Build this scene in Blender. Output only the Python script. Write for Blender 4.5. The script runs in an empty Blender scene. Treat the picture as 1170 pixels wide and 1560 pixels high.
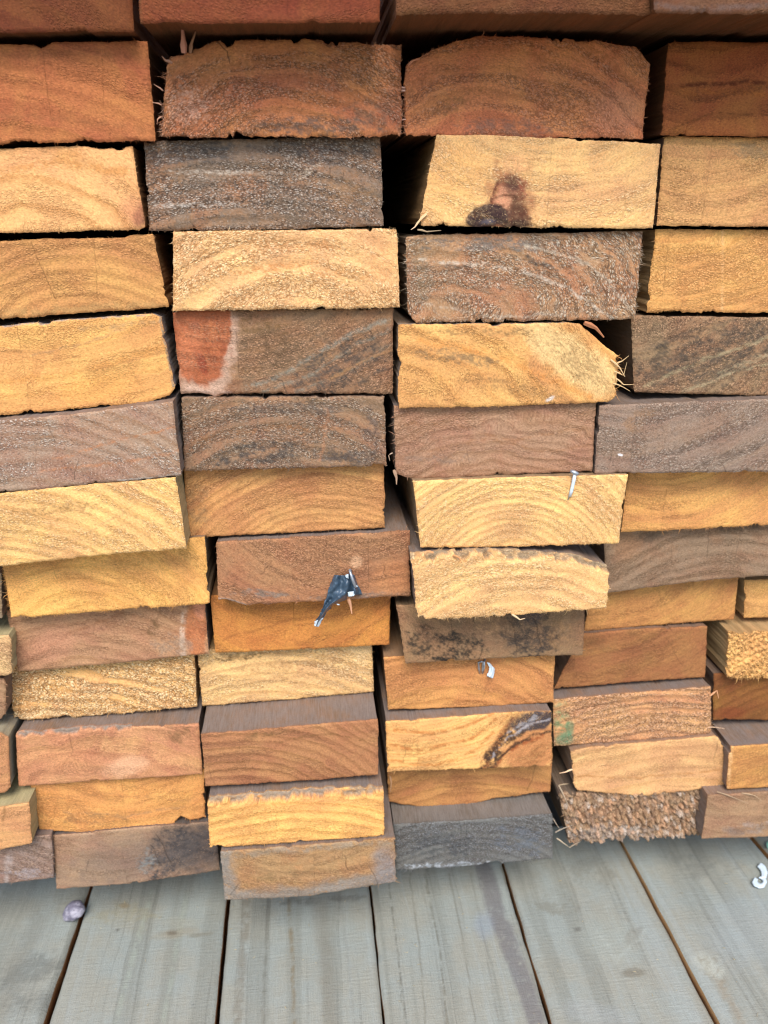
import bpy, math, random
import numpy as np
from mathutils import Vector, Matrix
SKY_STRENGTH, SUN_ENERGY, EXPOSURE, DENOISE = 0.12, 1.9, 1.0, True


# ------------------------------------------------------------------ scene, camera
S = bpy.context.scene
COL = S.collection
F, CX, CY = 1200.0, 585.0, 780.0          # focal length and centre, in photo pixels (1170 x 1560)
CAMD = 0.3468                             # camera to the plane of the board ends (m)
DECK_DROP = 0.397                         # camera height above the deck (m)
_d = np.array([(460-CX)/F, (CY-330)/F, 1.0]); _d /= np.linalg.norm(_d)
_z = np.array([0, _d[2], -_d[1]]); _z -= _d*np.dot(_z, _d); _z /= np.linalg.norm(_z)
_x = np.cross(_d, _z)
if _x[0] < 0: _x = -_x
ROT = np.array([_x, _d, _z])              # world = ROT @ (right, up, forward)
EYE = np.array([0.0, -CAMD, DECK_DROP])

def ray(px, py): return ROT @ np.array([(px-CX)/F, (CY-py)/F, 1.0])
def on_face(px, py, p):                   # point of the vertical plane y = -p
    d = ray(px, py); return EYE + d*((CAMD-p)/d[1])
def on_deck(px, py, z=0.0):
    d = ray(px, py); return EYE + d*((z-EYE[2])/d[2])

cam = bpy.data.cameras.new('camera'); camo = bpy.data.objects.new('camera', cam); COL.objects.link(camo)
right, up, fwd = ROT[:, 0], ROT[:, 1], ROT[:, 2]
M = Matrix.Identity(4)
for i in range(3):
    M[i][0], M[i][1], M[i][2], M[i][3] = right[i], up[i], -fwd[i], EYE[i]
camo.matrix_world = M
cam.sensor_fit = 'AUTO'; cam.sensor_width = 36.0; cam.lens = F/1560*36
cam.clip_start = 0.01; cam.clip_end = 500
cam.dof.use_dof = True; cam.dof.focus_distance = 0.345; cam.dof.aperture_fstop = 12.0
S.camera = camo
S.cycles.use_denoising = DENOISE; S.cycles.filter_width = 1.15

# ------------------------------------------------------------------ light
SUN_EL, SUN_AZ = math.radians(52), math.radians(186)    # azimuth clockwise from +Y
W = bpy.data.worlds.new('World'); S.world = W; W.use_nodes = True
nt = W.node_tree; nt.nodes.clear()
sky = nt.nodes.new('ShaderNodeTexSky'); sky.sky_type = 'NISHITA'; sky.sun_disc = False
sky.sun_elevation = SUN_EL; sky.sun_rotation = SUN_AZ; sky.air_density = 1.0; sky.dust_density = 1.0; sky.ozone_density = 1.0
bg = nt.nodes.new('ShaderNodeBackground'); bg.inputs[1].default_value = SKY_STRENGTH
out = nt.nodes.new('ShaderNodeOutputWorld')
nt.links.new(sky.outputs[0], bg.inputs[0]); nt.links.new(bg.outputs[0], out.inputs[0])
sl = bpy.data.lights.new('sun', 'SUN'); sl.energy = SUN_ENERGY; sl.angle = math.radians(30); sl.color = (1.0, 0.965, 0.92)
so = bpy.data.objects.new('sun', sl); COL.objects.link(so); so.location = (0, -3, 4)
sd = Vector((math.sin(SUN_AZ)*math.cos(SUN_EL), math.cos(SUN_AZ)*math.cos(SUN_EL), math.sin(SUN_EL)))
so.rotation_euler = (-sd).to_track_quat('-Z', 'Y').to_euler()
vs = S.view_settings
vs.view_transform = 'Standard'; vs.look = 'None'; vs.exposure = EXPOSURE; vs.gamma = 1.0; vs.use_curve_mapping = False

# ------------------------------------------------------------------ helpers
def lin(c, k=1.0):
    sat = min(max((c[0]-c[2]-45)/60, 0), 1); warm = min(max((c[0]-c[2]-14)/36, 0), 1); red = warm*min(max((0.76-c[1]/max(c[0], 1))/0.12, 0), 1)
    c = (c[0], c[1]-3*sat+7*red+3*(1-sat)*warm, c[2]+9*sat-3*red-6*(1-sat)*warm)
    return tuple((v/255/12.92 if v/255 <= 0.04045 else ((v/255+0.055)/1.055)**2.4)*k for v in c)
def lin4(c, k=1.0): return lin(c, k) + (1.0,)

def hsh(ix, iy, seed):
    h = (ix.astype(np.int64)*374761393 + iy.astype(np.int64)*668265263 + int(seed)*1442695041) & 0xffffffff
    h = ((h ^ (h >> 13))*1274126177) & 0xffffffff
    h = ((h ^ (h >> 16))*2246822519) & 0xffffffff
    return ((h ^ (h >> 15)) & 0xffffff)/float(0xffffff)
def vn(x, y, seed=0):                      # value noise, 0..1
    x = np.asarray(x, float); y = np.asarray(y, float)+0*x
    ix, iy = np.floor(x), np.floor(y); fx, fy = x-ix, y-iy
    fx = fx*fx*(3-2*fx); fy = fy*fy*(3-2*fy)
    a, b, c, d = hsh(ix, iy, seed), hsh(ix+1, iy, seed), hsh(ix, iy+1, seed), hsh(ix+1, iy+1, seed)
    return (a*(1-fx)+b*fx)*(1-fy)+(c*(1-fx)+d*fx)*fy
def fbm(x, y, seed=0, n=3):
    s, a, t = 0, 1.0, 0
    for i in range(n):
        s = s+a*vn(np.asarray(x)*2**i, np.asarray(y)*2**i, seed+17*i); t += a; a *= 0.55
    return s/t
def cells(x, y, seed=0):                   # Worley: distance to nearest point, its random value and offset
    ix, iy = np.floor(x), np.floor(y)
    best = np.full(x.shape, 9.0); val = np.zeros(x.shape); ox = np.zeros(x.shape); oy = np.zeros(x.shape)
    for dx in (-1, 0, 1):
        for dy in (-1, 0, 1):
            cx, cy = ix+dx, iy+dy
            qx, qy = cx+hsh(cx, cy, seed)-x, cy+hsh(cx, cy, seed+7)-y
            d = np.sqrt(qx*qx+qy*qy); m = d < best
            best = np.where(m, d, best); val = np.where(m, hsh(cx, cy, seed+13), val)
            ox = np.where(m, qx, ox); oy = np.where(m, qy, oy)
    return best, val, ox, oy
def sst(a, b, x):
    t = np.clip((x-a)/(b-a), 0, 1); return t*t*(3-2*t)
def poly_lerp(pts, u):
    pts = np.array(pts, float); s = np.concatenate([[0], np.cumsum(np.hypot(*np.diff(pts, axis=0).T))]); s /= s[-1]
    return np.interp(u, s, pts[:, 0]), np.interp(u, s, pts[:, 1])

def mesh_obj(name, verts, faces, mats, parent=None, mat_idx=None, attrs=None, smooth=True, loc=None):
    me = bpy.data.meshes.new(name)
    v = np.asarray(verts, np.float32)
    if loc is not None: v = v-np.asarray(loc, np.float32)
    groups = faces if isinstance(faces, list) and len(faces) and isinstance(faces[0], np.ndarray) else [np.asarray(faces)]
    loops = np.concatenate([g.ravel() for g in groups]).astype(np.int32)
    tot = np.concatenate([np.full(len(g), g.shape[1], np.int32) for g in groups])
    start = np.concatenate([[0], np.cumsum(tot)[:-1]]).astype(np.int32)
    me.vertices.add(len(v)); me.vertices.foreach_set('co', v.ravel())
    me.loops.add(len(loops)); me.loops.foreach_set('vertex_index', loops)
    me.polygons.add(len(tot)); me.polygons.foreach_set('loop_start', start); me.polygons.foreach_set('loop_total', tot)
    if mat_idx is not None: me.polygons.foreach_set('material_index', np.asarray(mat_idx, np.int32))
    me.polygons.foreach_set('use_smooth', np.full(len(tot), smooth))
    for k, (kind, data) in (attrs or {}).items():
        a = me.attributes.new(k, kind, 'POINT')
        a.data.foreach_set('color' if kind == 'FLOAT_COLOR' else 'vector' if kind == 'FLOAT_VECTOR' else 'value', np.asarray(data, np.float32).ravel())
    me.update(calc_edges=True); me.validate()
    for m in mats: me.materials.append(m)
    o = bpy.data.objects.new(name, me); COL.objects.link(o)
    if loc is not None and parent is None: o.location = loc
    if parent is not None:
        o.parent = parent
        if loc is not None: o.location = (0, 0, 0)
    return o
def tag(o, label, cat, group=None):
    o['label'] = label; o['category'] = cat
    if group: o['group'] = group
    return o

# ------------------------------------------------------------------ materials
def N(t, kind, **kw):
    n = t.nodes.new(kind)
    for k, v in kw.items(): setattr(n, k, v)
    return n
def mth(t, op, a, b=None, c=None, clamp=False):
    n = t.nodes.new('ShaderNodeMath'); n.operation = op; n.use_clamp = clamp
    for i, s in enumerate((a, b, c)):
        if s is None: continue
        if isinstance(s, (int, float)): n.inputs[i].default_value = s
        else: t.links.new(s, n.inputs[i])
    return n.outputs[0]
def mixc(t, f, a, b, blend='MIX'):
    n = t.nodes.new('ShaderNodeMix'); n.data_type = 'RGBA'; n.blend_type = blend; n.clamp_factor = True
    for s, i in ((f, 0), (a, 6), (b, 7)):
        if isinstance(s, (int, float)): n.inputs[i].default_value = s
        elif isinstance(s, tuple): n.inputs[i].default_value = s
        else: t.links.new(s, n.inputs[i])
    return n.outputs[2]
def mrange(t, x, a, b, c=0.0, d=1.0, smooth=True):
    n = t.nodes.new('ShaderNodeMapRange'); n.interpolation_type = 'SMOOTHSTEP' if smooth else 'LINEAR'; n.clamp = True
    for i, s in enumerate((x, a, b, c, d)):
        if isinstance(s, (int, float)): n.inputs[i].default_value = s
        else: t.links.new(s, n.inputs[i])
    return n.outputs[0]
def noise(t, vec, scale, detail=2.0, rough=0.5, dist=0.0):
    n = t.nodes.new('ShaderNodeTexNoise'); n.inputs['Scale'].default_value = scale; n.inputs['Detail'].default_value = detail
    n.inputs['Roughness'].default_value = rough; n.inputs['Distortion'].default_value = dist
    t.links.new(vec, n.inputs['Vector']); return n.outputs[0]
def vmul(t, v, k):
    n = t.nodes.new('ShaderNodeVectorMath'); n.operation = 'MULTIPLY'; t.links.new(v, n.inputs[0]); n.inputs[1].default_value = k
    return n.outputs[0]
def vadd(t, v, w):
    n = t.nodes.new('ShaderNodeVectorMath'); n.operation = 'ADD'; t.links.new(v, n.inputs[0]); t.links.new(w, n.inputs[1])
    return n.outputs[0]
def attr(t, name):
    n = t.nodes.new('ShaderNodeAttribute'); n.attribute_name = name; return n

def end_grain_group():
    g = bpy.data.node_groups.new('end_grain', 'ShaderNodeTree')
    I = g.interface
    def sock(nm, kind, dv):
        s = I.new_socket(nm, in_out='INPUT', socket_type=kind); s.default_value = dv
    for nm, dv in (('Light', (0.6, 0.35, 0.1, 1)), ('Late', (0.4, 0.2, 0.05, 1)), ('Weather', (0.15, 0.13, 0.11, 1)), ('Pale', (0.8, 0.6, 0.3, 1)), ('Dark', (0.03, 0.025, 0.02, 1))):
        sock(nm, 'NodeSocketColor', dv)
    for nm, dv in (('Contrast', 0.5), ('WeatherAmt', 0.2), ('Fleck', 0.4), ('Pore', 0.3), ('Bump', 0.5), ('Seed', 0.0), ('Vary', 0.3), ('Pit', 0.7)):
        sock(nm, 'NodeSocketFloat', dv)
    I.new_socket('BSDF', in_out='OUTPUT', socket_type='NodeSocketShader')
    gi = g.nodes.new('NodeGroupInput').outputs; go = g.nodes.new('NodeGroupOutput')
    tc = g.nodes.new('ShaderNodeTexCoord').outputs['Object']
    sv = g.nodes.new('ShaderNodeCombineXYZ'); g.links.new(gi['Seed'], sv.inputs[0]); g.links.new(gi['Seed'], sv.inputs[2])
    mm = vadd(g, vmul(g, tc, (1000, 1000, 1000)), sv.outputs[0])
    ring = attr(g, 'ring').outputs['Vector']        # (phase, radius mm, along-ring mm)
    sp = g.nodes.new('ShaderNodeSeparateXYZ'); g.links.new(ring, sp.inputs[0])
    rv = g.nodes.new('ShaderNodeCombineXYZ'); g.links.new(sp.outputs[1], rv.inputs[0]); g.links.new(sp.outputs[2], rv.inputs[1]); g.links.new(gi['Seed'], rv.inputs[2])
    rr = rv.outputs[0]
    relief = attr(g, 'relief').outputs['Fac']
    tint = attr(g, 'tint')
    n_low = noise(g, mm, 0.055, 3, 0.55, 0.6)
    n_mid = noise(g, mm, 0.35, 4, 0.6)
    n_fine = noise(g, mm, 1.15, 4, 0.68)
    n_grain = noise(g, vmul(g, rr, (2.6, 0.9, 1)), 1.0, 3, 0.6)   # specks drawn out along the rings
    n_spk = noise(g, vadd(g, vmul(g, rr, (1.9, 0.75, 1)), vmul(g, mm, (0.3, 0.3, 0.3))), 1.0, 2, 0.5)
    # growth rings
    ph = mth(g, 'ADD', sp.outputs[0], mth(g, 'MULTIPLY', mth(g, 'SUBTRACT', n_mid, 0.5), 0.35))
    ph = mth(g, 'ADD', ph, mth(g, 'MULTIPLY', mth(g, 'SUBTRACT', n_fine, 0.5), 0.45))
    fr = mth(g, 'FRACT', ph)
    wn = g.nodes.new('ShaderNodeTexWhiteNoise'); wn.noise_dimensions = '1D'; g.links.new(mth(g, 'ADD', mth(g, 'FLOOR', ph), gi['Seed']), wn.inputs['W'])
    prof = mth(g, 'MULTIPLY', mrange(g, fr, 0.45, 0.88), mrange(g, fr, 1.0, 0.9))
    prof = mth(g, 'POWER', prof, 1.3)
    amp = mth(g, 'MULTIPLY', gi['Contrast'], mth(g, 'MULTIPLY_ADD', wn.outputs['Value'], 0.75, 0.45))
    patch = mrange(g, n_mid, 0.3, 0.62, 0.45, 1.0)
    rfac = mth(g, 'MULTIPLY', mth(g, 'MULTIPLY', prof, amp), patch)
    # colour
    rg = attr(g, 'rg').outputs['Fac']
    def vor(sx, sy):
        n = g.nodes.new('ShaderNodeTexVoronoi'); n.feature = 'F1'; n.inputs['Scale'].default_value = 1.0; n.inputs['Randomness'].default_value = 1.0
        g.links.new(vadd(g, vmul(g, rr, (sx, sy, 1)), vmul(g, noise_v, (0.5, 0.5, 0))), n.inputs['Vector'])
        s = g.nodes.new('ShaderNodeSeparateColor'); g.links.new(n.outputs['Color'], s.inputs[0])
        return n.outputs['Distance'], s.outputs
    nvn = g.nodes.new('ShaderNodeTexNoise'); nvn.inputs['Scale'].default_value = 1.3; nvn.inputs['Detail'].default_value = 2.0; g.links.new(mm, nvn.inputs['Vector'])
    noise_v = nvn.outputs['Color']
    d1, r1 = vor(1.55, 0.85); d2, r2 = vor(2.5, 1.7)
    lv = mth(g, 'MULTIPLY', mth(g, 'SUBTRACT', n_low, 0.5), gi['Vary'])
    lv = mth(g, 'ADD', lv, mth(g, 'MULTIPLY', mth(g, 'SUBTRACT', wn.outputs['Value'], 0.5), mth(g, 'MULTIPLY', gi['Vary'], 0.22)))
    hs = g.nodes.new('ShaderNodeHueSaturation'); g.links.new(gi['Light'], hs.inputs['Color'])
    g.links.new(mth(g, 'MULTIPLY_ADD', lv, 0.10, 0.5), hs.inputs['Hue'])
    g.links.new(mth(g, 'MULTIPLY_ADD', lv, 2.0, 1.0), hs.inputs['Value'])
    c = hs.outputs[0]
    wm = mth(g, 'MULTIPLY', mrange(g, mth(g, 'ADD', mth(g, 'MULTIPLY', n_low, 0.5), mth(g, 'ADD', mth(g, 'MULTIPLY', n_mid, 0.25), mth(g, 'MULTIPLY', n_grain, 0.25))), 0.42, 0.58), gi['WeatherAmt'])
    wm = mth(g, 'ADD', wm, mth(g, 'MULTIPLY', gi['WeatherAmt'], 0.2), clamp=True)
    c = mixc(g, wm, c, gi['Weather'])
    c = mixc(g, rfac, c, gi['Late'])
    tm = mth(g, 'MULTIPLY', tint.outputs['Alpha'], mrange(g, n_fine, 0.25, 0.55, 0.88, 1.06), clamp=True)
    c = mixc(g, tm, c, tint.outputs['Color'])
    keep = mth(g, 'MULTIPLY_ADD', tint.outputs['Alpha'], -0.55, 1.0)
    sp2 = g.nodes.new('ShaderNodeHueSaturation'); g.links.new(c, sp2.inputs['Color'])
    g.links.new(mth(g, 'ADD', mth(g, 'MULTIPLY_ADD', mth(g, 'SUBTRACT', n_grain, 0.5), 1.3, 1.03), mth(g, 'MULTIPLY', mth(g, 'SUBTRACT', n_fine, 0.5), 1.0)), sp2.inputs['Value'])
    c = sp2.outputs[0]
    # crumbs of torn fibre and the open pits between them, in rows along the rings
    A = mth(g, 'MULTIPLY', mrange(g, rg, 0.3, 0.8, 0.08, 0.9), keep)
    pit = mth(g, 'MULTIPLY', mrange(g, mth(g, 'ADD', d1, mth(g, 'MULTIPLY', n_spk, 0.5)), 0.62, 0.84), mrange(g, mth(g, 'ADD', mth(g, 'MULTIPLY', r1[1], 0.5), mth(g, 'MULTIPLY', n_grain, 0.6)), 0.66, 0.50))
    pit2 = mth(g, 'MULTIPLY', mrange(g, d2, 0.42, 0.6), mrange(g, r2[1], 0.6, 0.8))
    pit = mth(g, 'MAXIMUM', pit, mth(g, 'MULTIPLY', pit2, 0.7))
    pcol = mixc(g, mth(g, 'MULTIPLY', gi['Pore'], 1.6, clamp=True), mixc(g, 0.35, gi['Late'], (0.20, 0.065, 0.015, 1)), gi['Dark'])
    c = mixc(g, mth(g, 'MULTIPLY', mth(g, 'MULTIPLY', pit, A), gi['Pit'], clamp=True), c, pcol)
    por = mth(g, 'MULTIPLY', mrange(g, mth(g, 'ADD', mth(g, 'MULTIPLY_ADD', n_spk, 0.75, mth(g, 'MULTIPLY', n_fine, 0.25)), mth(g, 'MULTIPLY', n_low, 0.3)), 0.575, 0.49), mth(g, 'MULTIPLY', gi['Pore'], keep), clamp=True)
    c = mixc(g, por, c, gi['Dark'])
    cr = mth(g, 'MULTIPLY', mrange(g, d1, 0.55, 0.2), mrange(g, r1[0], 0.45, 0.6))
    cr2 = mth(g, 'MULTIPLY', mrange(g, d2, 0.5, 0.15), mrange(g, r2[0], 0.62, 0.8))
    crumb = mth(g, 'MULTIPLY', mth(g, 'MAXIMUM', cr, cr2), A)
    rare = mth(g, 'MULTIPLY', mth(g, 'MULTIPLY', mrange(g, d2, 0.5, 0.2), mrange(g, r2[2], 0.90, 0.95)), keep)
    fk = mth(g, 'MULTIPLY', mth(g, 'MAXIMUM', mth(g, 'MULTIPLY', crumb, 1.5), rare), gi['Fleck'])
    fk = mth(g, 'ADD', fk, mth(g, 'MULTIPLY', mth(g, 'MULTIPLY', relief, gi['Fleck']), 0.5), clamp=True)
    c = mixc(g, fk, c, gi['Pale'])
    hgt = mth(g, 'ADD', mth(g, 'MULTIPLY', n_grain, 0.4), mth(g, 'MULTIPLY', n_fine, 0.4))
    hgt = mth(g, 'ADD', hgt, mth(g, 'MULTIPLY', mth(g, 'SUBTRACT', crumb, mth(g, 'MULTIPLY', pit, A)), 0.55))
    bp = g.nodes.new('ShaderNodeBump'); bp.inputs['Distance'].default_value = 0.0006
    g.links.new(gi['Bump'], bp.inputs['Strength']); g.links.new(hgt, bp.inputs['Height'])
    b = g.nodes.new('ShaderNodeBsdfPrincipled'); b.inputs['Roughness'].default_value = 0.85; b.inputs['Specular IOR Level'].default_value = 0.25
    g.links.new(c, b.inputs['Base Color']); g.links.new(bp.outputs[0], b.inputs['Normal'])
    g.links.new(b.outputs[0], go.inputs[0])
    return g
END = end_grain_group()

def side_group():
    g = bpy.data.node_groups.new('long_grain', 'ShaderNodeTree'); I = g.interface
    for nm, dv in (('Wood', (0.4, 0.25, 0.1, 1)), ('Dust', (0.18, 0.16, 0.15, 1)), ('Dark', (0.04, 0.03, 0.025, 1))):
        I.new_socket(nm, in_out='INPUT', socket_type='NodeSocketColor').default_value = dv
    for nm, dv in (('DustAmt', 0.7), ('Seed', 0.0), ('Streak', 0.5)):
        I.new_socket(nm, in_out='INPUT', socket_type='NodeSocketFloat').default_value = dv
    I.new_socket('BSDF', in_out='OUTPUT', socket_type='NodeSocketShader')
    gi = g.nodes.new('NodeGroupInput').outputs; go = g.nodes.new('NodeGroupOutput')
    tc = g.nodes.new('ShaderNodeTexCoord').outputs['Object']
    sv = g.nodes.new('ShaderNodeCombineXYZ'); g.links.new(gi['Seed'], sv.inputs[0]); g.links.new(gi['Seed'], sv.inputs[1])
    mm = vadd(g, vmul(g, tc, (1000, 1000, 1000)), sv.outputs[0])
    n1 = noise(g, vmul(g, mm, (0.16, 0.012, 0.16)), 1.0, 4, 0.6, 0.3)
    n2 = noise(g, vmul(g, mm, (1.6, 0.12, 1.6)), 1.0, 3, 0.6)
    n3 = noise(g, mm, 1.4, 3, 0.6)
    n4 = noise(g, mm, 0.06, 3, 0.6)
    c = mixc(g, mth(g, 'MULTIPLY', mrange(g, n1, 0.35, 0.65), gi['Streak']), gi['Wood'], gi['Dark'])
    c = mixc(g, mth(g, 'MULTIPLY', mrange(g, mth(g, 'ADD', mth(g, 'MULTIPLY', n4, 0.6), mth(g, 'MULTIPLY', n2, 0.4)), 0.3, 0.6, 0.45, 1.0), gi['DustAmt']), c, gi['Dust'])
    h = g.nodes.new('ShaderNodeHueSaturation'); g.links.new(c, h.inputs['Color'])
    g.links.new(mth(g, 'ADD', mth(g, 'MULTIPLY_ADD', mth(g, 'SUBTRACT', n2, 0.5), 0.7, 1.0), mth(g, 'MULTIPLY', mth(g, 'SUBTRACT', n3, 0.5), 0.5)), h.inputs['Value'])
    tint = attr(g, 'tint')
    c = mixc(g, tint.outputs['Alpha'], h.outputs[0], tint.outputs['Color'])
    bp = g.nodes.new('ShaderNodeBump'); bp.inputs['Distance'].default_value = 0.0005; bp.inputs['Strength'].default_value = 0.5
    g.links.new(mth(g, 'ADD', n2, mth(g, 'MULTIPLY', n3, 0.6)), bp.inputs['Height'])
    b = g.nodes.new('ShaderNodeBsdfPrincipled'); b.inputs['Roughness'].default_value = 0.82; b.inputs['Specular IOR Level'].default_value = 0.25
    g.links.new(c, b.inputs['Base Color']); g.links.new(bp.outputs[0], b.inputs['Normal']); g.links.new(b.outputs[0], go.inputs[0])
    return g
SIDE = side_group()

def group_mat(name, group, vals):
    m = bpy.data.materials.new(name); m.use_nodes = True; t = m.node_tree; t.nodes.clear()
    n = t.nodes.new('ShaderNodeGroup'); n.node_tree = group
    for k, v in vals.items(): n.inputs[k].default_value = v
    o = t.nodes.new('ShaderNodeOutputMaterial'); t.links.new(n.outputs[0], o.inputs[0]); return m
def plain_mat(name, col, rough=0.6, metal=0.0, nscale=900.0, vary=0.25, bump=0.3, spec=0.4):
    m = bpy.data.materials.new(name); m.use_nodes = True; t = m.node_tree; b = t.nodes['Principled BSDF']
    tc = t.nodes.new('ShaderNodeTexCoord').outputs['Object']
    n = noise(t, tc, nscale, 4, 0.6)
    h = t.nodes.new('ShaderNodeHueSaturation'); h.inputs['Color'].default_value = col
    t.links.new(mth(t, 'MULTIPLY_ADD', mth(t, 'SUBTRACT', n, 0.5), vary*4, 1.0), h.inputs['Value'])
    t.links.new(h.outputs[0], b.inputs['Base Color'])
    bp = t.nodes.new('ShaderNodeBump'); bp.inputs['Distance'].default_value = 0.0004; bp.inputs['Strength'].default_value = bump
    t.links.new(n, bp.inputs['Height']); t.links.new(bp.outputs[0], b.inputs['Normal'])
    b.inputs['Roughness'].default_value = rough; b.inputs['Metallic'].default_value = metal; b.inputs['Specular IOR Level'].default_value = spec
    return m
def fibre_mat():
    m = bpy.data.materials.new('wood_fibre'); m.use_nodes = True; t = m.node_tree; b = t.nodes['Principled BSDF']
    a = attr(t, 'fc'); t.links.new(a.outputs['Color'], b.inputs['Base Color'])
    b.inputs['Roughness'].default_value = 0.75; b.inputs['Specular IOR Level'].default_value = 0.2
    return m
FIBRE = fibre_mat()

def fibres(P, Dv, L, Wd, colr, rng, bend=0.4):
    """Tapered bent three-sided fibres: P base (n,3), Dv unit direction, L length, Wd half width (m)."""
    n = len(P)
    a = np.cross(Dv, rng.normal(size=(n, 3))); a /= np.linalg.norm(a, axis=1)[:, None]+1e-9
    b = np.cross(Dv, a)
    bendv = a*(bend*rng.normal(size=n))[:, None]
    vs = []
    for lv, (s, w) in enumerate(((-0.15, 1.0), (0.5, 0.75))):
        c = P+Dv*(L*s)[:, None]+bendv*(L*s*s)[:, None]
        for k in range(3):
            an = 2*math.pi*k/3
            vs.append(c+(a*math.cos(an)+b*math.sin(an)*0.6)*(Wd*w)[:, None])
    tip = P+Dv*L[:, None]+bendv*L[:, None]
    vs.append(tip)
    V = np.stack(vs, 1).reshape(-1, 3)
    base = (np.arange(n)*7)[:, None]
    q = np.concatenate([base+np.array([[k, (k+1) % 3, 3+(k+1) % 3, 3+k]]) for k in range(3)])
    t = np.concatenate([base+np.array([[3+k, 3+(k+1) % 3, 6]]) for k in range(3)])
    C = np.repeat(np.concatenate([colr, np.ones((n, 1))], 1), 7, axis=0)
    return V, [q, t], C
def tube(pts, rad, nseg=6):
    pts = np.array(pts, float); V, Fq = [], []
    for i, p in enumerate(pts):
        d = pts[min(i+1, len(pts)-1)]-pts[max(i-1, 0)]; d /= np.linalg.norm(d)
        a = np.cross(d, [0.31, 0.2, 0.93]); a /= np.linalg.norm(a); b = np.cross(d, a)
        r = rad[i] if hasattr(rad, '__len__') else rad
        for k in range(nseg):
            an = 2*math.pi*k/nseg; V.append(p+r*(a*math.cos(an)+b*math.sin(an)))
    for i in range(len(pts)-1):
        for k in range(nseg):
            Fq.append([i*nseg+k, i*nseg+(k+1) % nseg, (i+1)*nseg+(k+1) % nseg, (i+1)*nseg+k])
    V = np.array(V); Fq = np.array(Fq)
    V = np.vstack([V, pts[0], pts[-1]]); n0 = len(V)-2
    tr = [[n0, (k+1) % nseg, k] for k in range(nseg)]+[[n0+1, (len(pts)-1)*nseg+k, (len(pts)-1)*nseg+(k+1) % nseg] for k in range(nseg)]
    return V, [Fq, np.array(tr)]

# ---- traced ends: top edge / bottom edge points (photo pixels, left to right) ----
B = {}
def bd(key, top, bot, p, **k):
    B[key] = dict(top=top, bot=bot, p=p, **k)
bd('T1', [(-160,-92),(197,-92)], [(-160,50),(204,48)], 30)
bd('T2', [(207,-95),(578,-95)], [(213,36),(579,34)], 30)
bd('T3', [(601,-95),(985,-95)], [(604,22),(740,19),(994,22)], 26)
bd('T4', [(992,-95),(1370,-95)], [(998,20),(1370,24)], 26)
bd('B1', [(-130,66),(50,68),(62,74),(80,64),(224,62)], [(-125,222),(237,214)], 8)
bd('C1', [(252,112),(258,88),(290,78),(330,62),(450,60),(612,68)], [(247,208),(420,209),(612,207)], 8)
bd('D1', [(615,128),(619,98),(657,77),(690,64),(734,54),(857,57),(880,64),(905,60),(970,72),(990,98)], [(618,206),(790,209),(979,212)], 6)
bd('E1', [(1019,66),(1030,63),(1400,66)], [(1006,206),(1400,210)], 4)
bd('B2', [(-140,230),(130,222),(150,227),(201,223)], [(-140,358),(212,350),(221,346)], 6)
bd('C2', [(219,215),(580,208)], [(227,352),(400,350),(584,344)], 2)
bd('D2', [(665,205),(760,206),(1007,219)], [(638,343),(820,347),(996,348)], 7)
bd('E2', [(1012,207),(1370,213)], [(1001,344),(1370,347)], 0)
bd('B3', [(-110,374),(60,364),(190,362),(198,358),(233,357)], [(-95,492),(120,478),(257,468)], 4)
bd('C3', [(263,353),(560,349),(564,353),(568,347),(605,350)], [(263,474),(609,469)], 4)
bd('D3', [(618,362),(640,358),(980,352)], [(622,482),(634,492),(780,490),(968,486)], 3)
bd('E3', [(999,349),(1340,352)], [(984,476),(1340,478)], -4)
bd('B4', [(-90,506),(100,487),(232,478),(246,484)], [(-85,640),(100,624),(225,614),(258,602),(266,592)], 6)
bd('C4', [(263,478),(599,474)], [(275,601),(310,599),(330,604),(350,600),(598,600)], 0)
bd('D4', [(606,495),(870,492),(884,494),(925,530),(942,542)], [(607,622),(800,618),(928,613),(940,604)], 7)
bd('E4', [(962,481),(1320,486)], [(966,598),(1320,606)], -3)
bd('B5', [(-70,648),(100,632),(263,612)], [(-70,757),(100,742),(276,724)], 2)
bd('C5', [(276,606),(586,604)], [(281,718),(440,714),(588,710)], -4)
bd('D5', [(600,625),(908,618)], [(603,722),(628,730),(770,724),(903,717)], 4)
bd('E5', [(914,618),(1225,606)], [(906,722),(1225,718)], 2)
bd('B6', [(-42,762),(100,747),(268,733)], [(-35,868),(130,848),(284,836)], 8)
bd('C6', [(280,722),(585,711)], [(287,820),(440,812),(587,804)], -2)
bd('D6', [(629,733),(800,727),(957,723)], [(641,835),(800,833),(943,828)], 6)
bd('E6', [(957,726),(1260,718)], [(947,812),(1100,804),(1255,795)], -4)
bd('B7', [(4,861),(160,846),(313,833)], [(17,942),(150,932),(320,920)], 2)
bd('C7', [(329,826),(480,818),(624,808)], [(332,914),(352,916),(374,922),(480,917),(625,908)], 4)
bd('D7', [(626,846),(760,840),(880,850),(929,866)], [(637,944),(780,938),(926,926)], 8)
bd('E7', [(918,848),(945,830),(1060,818),(1225,800)], [(925,904),(1080,884),(1225,872)], -6)
bd('B8', [(13,950),(160,938),(313,928)], [(27,1024),(170,1012),(318,996)], 0)
bd('C8', [(322,928),(595,910)], [(328,995),(460,990),(593,982)], -4)
bd('D8', [(604,946),(740,942),(890,932)], [(618,1011),(760,1004),(888,998)], 0)
bd('E8', [(900,910),(1010,898),(1124,888)], [(890,963),(1000,952),(1119,944)], -6)
bd('F8', [(1135,884),(1390,880)], [(1134,942),(1390,935)], -24)
bd('A8', [(-280,880),(1,872)], [(-280,950),(3,942)], 0)
bd('B9', [(12,1032),(150,1016),(297,1007)], [(21,1098),(150,1090),(300,1077)], 4)
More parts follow.
